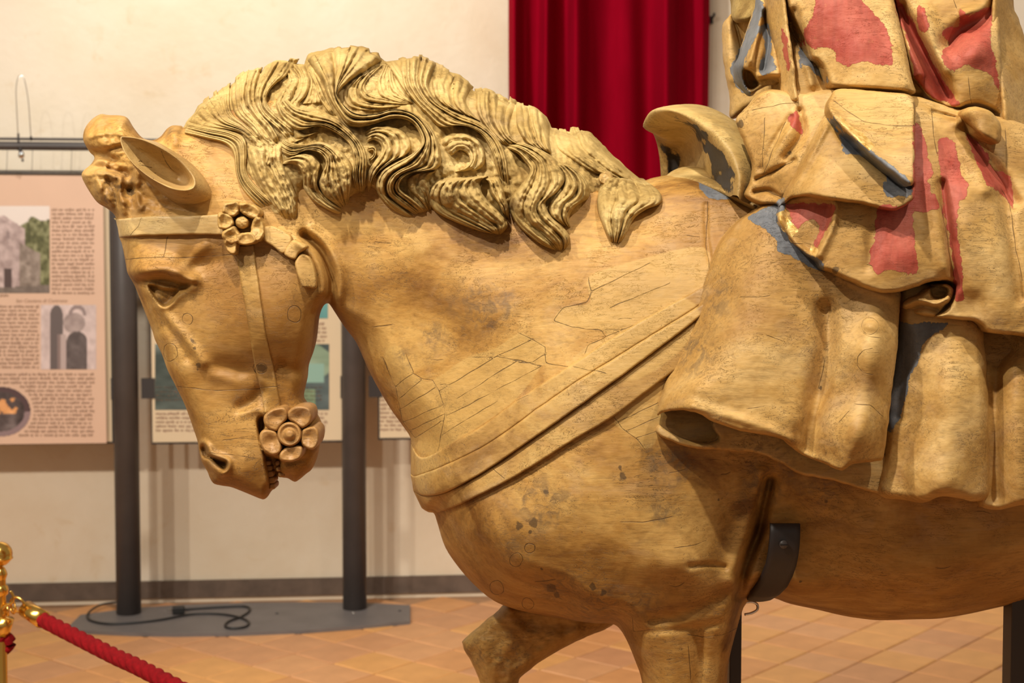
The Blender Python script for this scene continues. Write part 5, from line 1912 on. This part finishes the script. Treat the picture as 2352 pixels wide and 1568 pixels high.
RCR = cracks([u1(l) for l in (
    [(400, 790), (600, 750), (720, 740)], [(430, 1290), (560, 1230), (690, 1160)], [(480, 1250), (560, 1050), (640, 880)], [(420, 1390), (500, 1370), (620, 1420)], [(470, 1200), (480, 1000), (490, 850)],
    [(1690, 780), (1700, 960), (1730, 1100)], [(1560, 740), (1570, 900)], [(1700, 800), (1860, 840)], [(2220, 930), (2225, 1200)], [(1200, 875), (1380, 900), (1560, 905)], [(990, 730), (1100, 810), (1200, 875)],
    [(1950, 560), (1975, 740)], [(660, 180), (700, 260), (780, 340)], [(200, 870), (330, 800)], [(1850, 0), (1870, 60)])] +
    [u2(l) for l in ([(0, 895), (230, 885)], [(220, 1195), (350, 1240)], [(960, 1170), (1000, 1200), (1090, 1210)], [(1000, 1330), (1080, 1330)], [(1580, 200), (1640, 560), (1670, 720)], [(2050, 60), (2110, 160), (2160, 520), (2210, 760)],
                     [(400, 470), (560, 480)], [(1000, 640), (1030, 650)])] +
    [u3(l) for l in ([(760, 405), (870, 445)], [(1310, 830), (1400, 840), (1480, 905)], [(1080, 735), (1120, 560)], [(640, 860), (740, 845)], [(1640, 1450), (1800, 1470), (2000, 1490)], [(1210, 940), (1260, 880)])] +
    [ring(1998, 748, 20), ring(1998, 830, 30, 10)[2:8]], 6)
RDK = spots([(1885, 890, 5), (1815, 350, 6), (1700, 285, 10), (1920, 620, 9)])
RA = {'red': RED, 'blue': BLUE, 'gold': GOLD, 'crack': RCR, 'dark': RDK}


def cloth(name, poly, ctrl, bump=None, rnd=9, drop=0.02, back=0.10, res=3.0, mat='robe', solid=False, noise=.0010, extra=None, en=1.2, bfun=None, mid=None, smooth=True):
    f = tps(ctrl)
    g = bumps(bump) if bump else None

    def top(x, y):
        t = f(x, y) + noise * fnoise(x, y, 60, 4, 13) + 0.00025 * fnoise(x, y, 12, 2, 15)
        return t + g(x, y) if g else t
    at = dict(RA)
    if extra:
        at.update(extra)
    bk = bfun or (lambda x, y: back + 0 * x)
    return relief(name, poly, top, M[mat], rider, res=res, rnd=rnd, drop=drop, back=None if solid == 'mirror' else bk, solid=solid, attrs=at, edge_noise=en, mid=mid, smooth_poly=smooth)


# torso core, closed behind
cloth('torso', [(1770, -330), (1765, -100), (1780, 60), (1790, 160), (1800, 250), (1900, 260), (2100, 260), (2200, 290), (2310, 320), (2372, 330), (2362, 200), (2335, 60), (2310, -120), (2240, -330), (2000, -380)],
      [(1800, 0, .13), (1900, 100, .19), (1860, 150, .185), (2000, -100, .19), (2050, 100, .20), (2200, 0, .19), (2200, 200, .21), (2320, 100, .14), (1830, 220, .2), (2330, 280, .17), (1820, -250, .12), (2200, -300, .13)],
      rnd=60, mid=lambda x, y: 0 * x, solid='mirror')
# far cloak edge and far sleeve, seen past the chest
cloth('cloak', u1([(180, 200), (205, 150), (240, 110), (262, 30), (270, -300), (520, -300), (560, 200), (560, 700), (420, 760), (250, 860), (235, 680), (205, 520), (190, 400)]),
      [(1660, 100, -.10), (1700, 0, -.07), (1700, 200, -.07), (1680, 260, -.09), (1760, 100, -.03), (1760, -80, -.03)], [('r', u1([(270, 130), (300, 260), (330, 400), (330, 520)]), 9, -.045), ('r', u1([(240, 160), (230, 350), (240, 560)]), 16, .015)],
      rnd=18, drop=0.03, back=-0.16, solid=True)
cloth('far_sleeve', u1([(245, -300), (245, 60), (265, 150), (330, 165), (420, 130), (470, 0), (470, -300)]), [(1685, 20, -.03), (1700, 40, .01), (1730, 20, .03), (1700, -80, .0)], rnd=14, drop=.05, back=-0.12, solid=True, mat='mane', extra={})
# near sleeve with its blue lining
cloth('sleeve', u1([(425, -320), (425, 0), (400, 100), (340, 260), (300, 400), (265, 480), (272, 560), (285, 612), (340, 662), (390, 692), (440, 652), (500, 622), (585, 602), (620, 560), (600, 400), (560, 200), (540, -320)]),
      [(1745, -80, .12), (1740, 20, .14), (1710, 100, .15), (1690, 160, .14), (1700, 200, .13), (1740, 160, .19), (1775, 100, .19), (1780, 180, .2)],
      [('r', u1([(470, 40), (420, 250), (370, 470)]), 10, .018), ('s', u1([(335, 500), (400, 510), (450, 600), (400, 650), (350, 610)]), 7, -.05), ('r', u1([(440, 600), (500, 580), (580, 570)]), 9, -.02),
       ('r', u1([(500, 100), (520, 300), (480, 500)]), 9, -.022), ('r', u1([(480, 60), (440, 260), (390, 440)]), 6, .010), ('r', u1([(440, 560), (500, 530), (580, 540)]), 10, .012)], rnd=12, drop=.03, back=0.05, solid=True)
cloth('chest_strip', u1([(480, -320), (492, 0), (510, 150), (545, 300), (575, 480), (592, 600), (600, 735), (680, 735), (730, 715), (715, 600), (700, 450), (660, 180), (640, 0), (620, -320)]),
      [(1770, -80, .2), (1780, 0, .21), (1800, 120, .225), (1810, 220, .225), (1790, 60, .22)], rnd=8, drop=.02, back=.12)
cloth('chest_recess', u1([(660, 160), (720, 200), (800, 320), (900, 440), (950, 560), (985, 640), (940, 690), (740, 700), (715, 620), (690, 400)]),
      [(1830, 90, .2), (1860, 160, .215), (1900, 210, .22), (1840, 210, .225)], [('r', u1([(680, 200), (740, 330), (900, 470), (930, 560)]), 8, -.02), ('r', u1([(800, 480), (830, 600)]), 12, .01)], rnd=5, drop=.01, back=.12,
      extra={'stain_shade': spots([(1830, 80, 40), (1880, 150, 30)])})
cloth('hanging_fold', u1([(640, -320), (648, 0), (690, 120), (760, 250), (800, 340), (830, 420), (880, 440), (925, 520), (955, 605), (1000, 628), (1150, 632), (1300, 642), (1450, 655), (1572, 668), (1545, 560), (1480, 250), (1420, 0), (1380, -320)]),
      [(1830, 0, .235), (1870, 120, .25), (1910, 190, .27), (2000, 190, .30), (2090, 205, .295), (2065, 60, .265), (1950, 0, .265), (1950, -100, .24), (2040, -100, .23), (1830, -100, .2), (1980, 100, .285)],
      [('r', u1([(760, 250), (700, 80)]), 9, -.012), ('r', u1([(1380, 100), (1440, 400), (1500, 600)]), 16, .006)], rnd=9, drop=.022, back=.15)
cloth('side_fold', u1([(1400, -320), (1425, 0), (1480, 250), (1540, 540), (1570, 580), (1690, 716), (1860, 776), (1960, 742), (2050, 745), (2150, 800), (2198, 862), (2230, 860), (2200, 500), (2170, 0), (2140, -320)]),
      [(2070, 50, .245), (2120, 170, .25), (2180, 60, .255), (2230, 190, .275), (2190, 240, .27), (2260, 40, .25), (2290, 250, .25), (2060, -90, .22), (2250, -90, .22), (2140, 220, .25)],
      [('r', u1([(1460, 60), (1560, 260), (1680, 460), (1800, 690)]), 15, -.040), ('r', u1([(1440, 50), (1530, 330), (1600, 530)]), 11, .012), ('r', u1([(2130, 20), (2050, 120), (1900, 220), (1810, 310)]), 20, -.026),
       ('r', u1([(2140, -50), (2060, 60), (1940, 100)]), 14, .02), ('g', 2240, 120, 40, 30, -30, .016), ('r', u1([(1640, 100), (1700, 300), (1780, 500)]), 20, .016)], rnd=9, drop=.022, back=.14)
cloth('cloak_edge', u1([(2110, -320), (2120, 0), (2110, 300), (2160, 520), (2200, 850), (2225, 960), (2360, 985), (2440, 985), (2420, 600), (2370, 330), (2310, 130), (2262, 0), (2200, -320)]),
      [(2290, 0, .24), (2300, 150, .25), (2330, 280, .25), (2350, 150, .20), (2370, 300, .20), (2320, 0, .19), (2290, -90, .2), (2278, 100, .255)], rnd=14, drop=.03, back=.10)

# tunic, waist to hem
HEM = [(1784, 487), (1788, 511), (1811, 543), (1841, 576), (1876, 602), (1886, 616), (1910, 624), (1940, 640), (1964, 649), (1993, 663), (2023, 672), (2058, 671), (2096, 661), (2134, 647), (2168, 643), (2192, 655), (2188, 690), (2170, 715),
       (2149, 727), (2199, 735), (2237, 738), (2257, 749), (2272, 763), (2352, 772), (2500, 790)]
cloth('tunic', HEM + [(2570, 600), (2520, 400), (2450, 320), (2352, 285), (2300, 268), (2200, 250), (2100, 220), (1990, 205), (1900, 205), (1830, 214), (1780, 205), (1745, 213), (1715, 245), (1690, 274), (1698, 300), (1712, 335), (1726, 380),
                       (1722, 420), (1710, 448), (1745, 468), (1784, 470)],
      [(1790, 500, .30), (1850, 560, .325), (1900, 480, .33), (1950, 600, .35), (2060, 560, .35), (2060, 650, .356), (2000, 500, .345), (2150, 600, .345), (2130, 480, .335), (2200, 500, .338), (2190, 700, .335), (2240, 720, .34),
       (2300, 600, .345), (2352, 760, .345), (2120, 300, .30), (2250, 300, .285), (2352, 350, .285), (1950, 300, .28), (1800, 300, .245), (1760, 240, .22), (1740, 350, .225), (1725, 430, .225), (2500, 500, .29), (2500, 760, .31), (1780, 450, .255),
       (1850, 230, .24), (2000, 220, .265), (1790, 400, .26)],
      [('r', u2([(1580, 0), (1620, 320), (1660, 640), (1690, 800)]), 9, -.016), ('r', u2([(1500, 0), (1540, 320), (1600, 650)]), 22, .010), ('r', u2([(1750, 50), (1760, 400), (1800, 800)]), 30, .010),
       ('r', u2([(2060, 100), (2130, 500), (2190, 900)]), 14, -.012), ('r', u2([(1900, 100), (1960, 500), (2000, 1000)]), 40, .008), ('r', u1([(1930, 930), (2050, 1100), (2200, 1300), (2280, 1450)]), 16, -.022),
       ('r', u1([(1890, 900), (1990, 1150), (2080, 1350)]), 22, .012), ('r', u1([(640, 1130), (760, 960), (740, 800)]), 9, -.014), ('r', u1([(470, 1210), (560, 1020), (680, 840)]), 8, -.008), ('r', u1([(520, 1180), (640, 980), (720, 830)]), 14, .008),
       ('r', u1([(430, 1290), (560, 1230), (700, 1150)]), 6, -.010), ('r', u1([(640, 1420), (800, 1200), (950, 850)]), 8, -.012), ('r', u1([(420, 1380), (520, 1370), (620, 1430)]), 6, -.012),
       ('s', u2([(330, 200), (400, 140), (720, 140), (720, 330), (590, 560), (450, 500), (330, 380)]), 14, -.014), ('r', u2([(740, 160), (720, 330), (620, 560)]), 10, .008),
       ('r', u2([(1040, 200), (1030, 450), (1000, 650)]), 16, -.006), ('r', u1([(1700, 800), (1860, 845)]), 6, -.014), ('r', u1([(1560, 700), (1700, 760), (1870, 800)]), 8, -.012), ('g', 2070, 590, 60, 50, 0, .006)],
      rnd=9, drop=.022, back=.20)
cloth('waist_lobe', u1([(1890, 830), (1930, 780), (2000, 762), (2100, 790), (2170, 860), (2190, 930), (2185, 1000), (2150, 1030), (2060, 985), (1960, 900)]),
      [(2205, 265, .31), (2240, 250, .325), (2290, 280, .32), (2295, 320, .325), (2250, 300, .335)], [('g', 2225, 285, 22, 14, 30, -.010)], rnd=12, drop=.02, back=.26)
cloth('tunic_flap', [(1900, 262), (1880, 298), (1855, 340), (1825, 398), (1799, 450), (1785, 479), (1800, 468), (1822, 455), (1856, 449), (1907, 457), (1958, 464), (2012, 474), (2047, 484), (2073, 477), (2095, 461), (2102, 444), (2100, 400),
                      (2060, 370), (1990, 310), (1930, 258)],
      [(1902, 272, .30), (1800, 455, .285), (1850, 435, .335), (1960, 400, .35), (2040, 470, .368), (2090, 440, .362), (2000, 350, .335), (1900, 370, .335), (2090, 400, .35), (1835, 400, .30)],
      [('r', u1([(980, 850), (1120, 1030), (1320, 1190), (1530, 1340)]), 12, -.022), ('r', u1([(640, 1440), (760, 1240), (940, 900)]), 7, .006)], rnd=7, drop=.015, back=.27)
cloth('tunic_overfold', [(1900, 243), (1905, 225), (1918, 207), (1960, 204), (2040, 212), (2098, 223), (2102, 290), (2102, 384), (2100, 415), (2090, 427), (2062, 408), (2020, 378), (1980, 341), (1940, 303), (1912, 273)],
      [(1905, 250, .325), (1950, 228, .315), (2090, 235, .322), (2090, 400, .388), (2030, 372, .378), (1960, 312, .356), (2050, 300, .345)], [('r', u1([(960, 790), (1120, 960), (1330, 1140), (1530, 1300)]), 9, .008)],
      rnd=7, drop=.018, back=.29, extra={'pale': mask([u1([(1000, 650), (1300, 660), (1540, 780), (1540, 890), (1380, 895), (1200, 870), (1080, 780)])], 10)})
# small rolled fold at the hem
cloth('rolled_hem', u2([(1270, 970), (1300, 910), (1400, 880), (1500, 820), (1600, 790), (1665, 830), (1660, 900), (1610, 960), (1540, 1038), (1440, 1042), (1330, 1010)]),
      [(2080, 705, .30), (2120, 690, .325), (2150, 710, .325), (2180, 670, .33)], [('s', u2([(1480, 830), (1560, 800), (1630, 830), (1600, 900), (1510, 905)]), 6, -.04), ('r', u2([(1290, 960), (1400, 920), (1520, 950), (1620, 910)]), 7, .014),
                                                                                       ('r', u2([(1320, 1000), (1440, 960), (1540, 990)]), 8, -.014)], rnd=8, drop=.02, back=.24, res=2.0)

# long robe panels over the horse's flank
cloth('robe_lining', u3([(75, 1000), (130, 1045), (230, 1085), (330, 1105), (480, 1115), (700, 1135), (850, 1200), (970, 1265), (1200, 1310), (1450, 1385), (1520, 1380), (1520, 1150), (1200, 1150), (960, 1050), (700, 940), (480, 900),
                         (420, 960), (460, 1040), (380, 1075), (250, 1050), (150, 1000), (95, 960)]),
      [(1510, 990, .275), (1560, 1020, .285), (1640, 1030, .28), (1750, 1030, .275), (1840, 1085, .28), (2010, 1130, .29), (2000, 1050, .28), (1660, 960, .275)], rnd=5, drop=.012, back=.20, extra={'stain_shade': spots([(1600, 1030, 70), (1750, 1060, 80)])})
cloth('robe_panel', [(1800, 470), (1760, 470), (1722, 492), (1690, 515), (1652, 562), (1626, 622), (1604, 690), (1584, 742), (1554, 812), (1532, 866), (1509, 950), (1521, 947), (1545, 943), (1569, 941), (1606, 950), (1639, 968), (1702, 989), (1777, 1003),
                      (1806, 1015), (1836, 1040), (1873, 1057), (1910, 1072), (1932, 1080), (1945, 1074), (1960, 1065), (2014, 1058), (2029, 1046), (2040, 972), (2051, 880), (2062, 787), (2067, 705), (2064, 660), (2000, 600), (1900, 520)],
      [(1626, 622, .215), (1684, 640, .275), (1584, 742, .225), (1650, 750, .29), (1540, 855, .245), (1612, 860, .315), (1508, 950, .275), (1570, 925, .328), (1690, 515, .225), (1740, 540, .27), (1800, 500, .27), (1800, 700, .315), (1650, 930, .335),
       (1800, 970, .345), (1900, 760, .32), (1890, 900, .328), (1890, 1040, .34), (1980, 800, .345), (1985, 1000, .36), (2045, 900, .318), (2035, 1030, .326), (2062, 700, .302), (1900, 640, .30), (1980, 640, .30)],
      [('r', u3([(1130, 250), (1140, 450), (1100, 650), (1060, 850), (1000, 1100)]), 24, -.024), ('r', u3([(1180, 250), (1200, 600), (1120, 900)]), 20, .003), ('r', u3([(1450, 180), (1420, 600), (1330, 1000), (1250, 1230)]), 42, .020),
       ('g', 1998, 748, 18, 12, 20, .006), ('g', 2000, 840, 30, 40, 0, .004), ('g', 1600, 890, 26, 18, 20, .008), ('r', u3([(300, 840), (700, 960), (950, 1060)]), 12, .006), ('g', 1750, 800, 110, 120, 0, .006),
       ('r', u2([(780, 740), (900, 800), (1060, 850), (1180, 900)]), 10, .008)],
      rnd=7, drop=.014, bfun=lambda x, y: np.where(y > 930, .30, .16) - 0.06 * sstep(1700, 1600, x) * (y < 930), extra={'stain_shade': spots([(1640, 700, 60), (1600, 800, 50)]), 'blue': BLUE1})
cloth('robe_panel', u3([(1590, 60), (1585, 300), (1560, 450), (1500, 800), (1490, 1000), (1475, 1180), (1448, 1385), (1600, 1422), (1730, 1440), (1830, 1402), (1950, 1412), (2050, 1436), (2130, 1402), (2142, 1300), (2136, 1000), (2122, 650), (2110, 480),
                        (2085, 345), (1990, 250), (1800, 100)]),
      [(2090, 740, .300), (2080, 900, .302), (2050, 1060, .302), (2030, 1130, .312), (2130, 780, .305), (2180, 900, .335), (2180, 1100, .352), (2250, 780, .31), (2268, 1100, .325), (2230, 760, .31), (2120, 660, .28), (2030, 850, .27)],
      [('r', u3([(1600, 380), (1590, 600), (1560, 900)]), 18, -.010), ('r', u3([(1900, 380), (1920, 800), (1850, 1300)]), 50, .010), ('r', u3([(1700, 700), (1650, 1000), (1600, 1350)]), 22, -.006)],
      rnd=22, drop=.03, bfun=lambda x, y: .26 + 0 * x)
cloth('robe_panel', [(2250, 1130), (2251, 1164), (2296, 1171), (2352, 1158), (2500, 1140), (2650, 1160), (2760, 1100), (2740, 900), (2640, 700), (2480, 720), (2352, 740), (2290, 740), (2258, 760), (2258, 900), (2255, 1000)],
      [(2270, 850, .285), (2352, 820, .295), (2300, 1150, .312), (2352, 1130, .328), (2500, 1000, .33), (2700, 900, .28), (2650, 1120, .31), (2300, 760, .26), (2550, 760, .29)],
      [('r', [(2290, 840), (2285, 960), (2290, 1140)], 16, -.014), ('r', [(2335, 840), (2335, 1000), (2340, 1140)], 26, .010), ('r', [(2480, 800), (2470, 1120)], 40, -.02), ('g', 2290, 805, 40, 26, 0, -.03)], rnd=12, drop=.02, back=.22)

# ------------------------------------------------------------------ steel carrier under the belly
def build_support():
    pxs = 1570
    s = thing('steel_support', tuple(PH(1750, FLOOR_PY, 0.0) * [1, 1, 0]), 'dark steel carrier holding the horse under its belly', 'support')
    # curved flat cradle hugging the belly
    rows = [(1770, 1838, 1203), (1770, 1838, 1225), (1768, 1837, 1250), (1765, 1834, 1275), (1760, 1829, 1300), (1750, 1820, 1325), (1738, 1808, 1348), (1724, 1790, 1366), (1716, 1770, 1378)]
    hh = [.232, .234, .235, .232, .225, .212, .19, .16, .12]
    V = []
    for (xa, xb, y), h in zip(rows, hh):
        for t in np.linspace(0, 1, 7):
            x = xa * (1 - t) + xb * t
            V.append(PH(x, y + 4 * math.sin(t * math.pi) * (y > 1340), h + 0.006))
    V = np.array(V)
    n = len(rows)
    m = 7
    B = V.copy()
    B[:, 1] += 0.007
    B[:, 2] += np.repeat(np.linspace(0, 0.005, n), m)
    I = np.arange(n * m).reshape(n, m)
    Q = np.stack([I[:-1, :-1], I[1:, :-1], I[1:, 1:], I[:-1, 1:]], -1).reshape(-1, 4)
    N = n * m
    Qs = []
    for i in range(n - 1):
        Qs.append((I[i, 0], I[i, 0] + N, I[i + 1, 0] + N, I[i + 1, 0]))
        Qs.append((I[i, m - 1], I[i + 1, m - 1], I[i + 1, m - 1] + N, I[i, m - 1] + N))
    for j in range(m - 1):
        Qs.append((I[0, j], I[0, j + 1], I[0, j + 1] + N, I[0, j] + N))
        Qs.append((I[n - 1, j], I[n - 1, j] + N, I[n - 1, j + 1] + N, I[n - 1, j + 1]))
    mesh_np('cradle', np.vstack([V, B]), np.vstack([Q, (Q + N)[:, ::-1], Qs]), M['black'], s)
    # slotted screw
    c = PH(1800, 1250, 0.244)
    from mathutils import Matrix
    th = np.linspace(0, 2 * np.pi, 20, endpoint=False)
    r = 0.0062
    V = [c + np.array([r * math.cos(t), 0, r * math.sin(t)]) for t in th] + [c + np.array([r * 0.9 * math.cos(t), -0.0022, r * 0.9 * math.sin(t)]) for t in th] + [c + np.array([0, -0.0026, 0])]
    Q = [(k, (k + 1) % 20, 20 + (k + 1) % 20, 20 + k) for k in range(20)]
    T = [(20 + k, 20 + (k + 1) % 20, 40) for k in range(20)]
    sc = mesh_np('screw', V, Q, M['steel'], s, tris=T)
    box('slot', (c[0], c[1] - 0.0024, c[2]), (0.011, 0.0008, 0.0014), M['cable'], sc)
    # posts down to the floor, cross plate and feet
    for px, w, y0 in ((1685, 0.019, 1345), (2337, 0.034, 1335)):
        top = PH(px, y0, 0.0)
        X, Yp = float(PH(px, 1480, 0.02)[0]), float(Y0 - 0.02)
        z1 = float(PH(px, y0, 0.02)[2])
        box('post', (X, Yp, (z1 + 0.012) / 2), (w, 0.04, z1 - 0.012), M['black'], s, bevel=0.002)
        box('foot', (X, Yp, 0.006), (0.22, 0.30, 0.012), M['black'], s, bevel=0.002)
    # tie wire loop under the cradle
    pts = [PH(x, y, 0.03) for x, y in cr([(1712, 1383), (1728, 1382), (1739, 1388), (1739, 1400), (1725, 1408), (1710, 1411)], 6)]
    tube('tie_wire', pts, 0.0022, M['chrome'], s, n=8)


build_support()
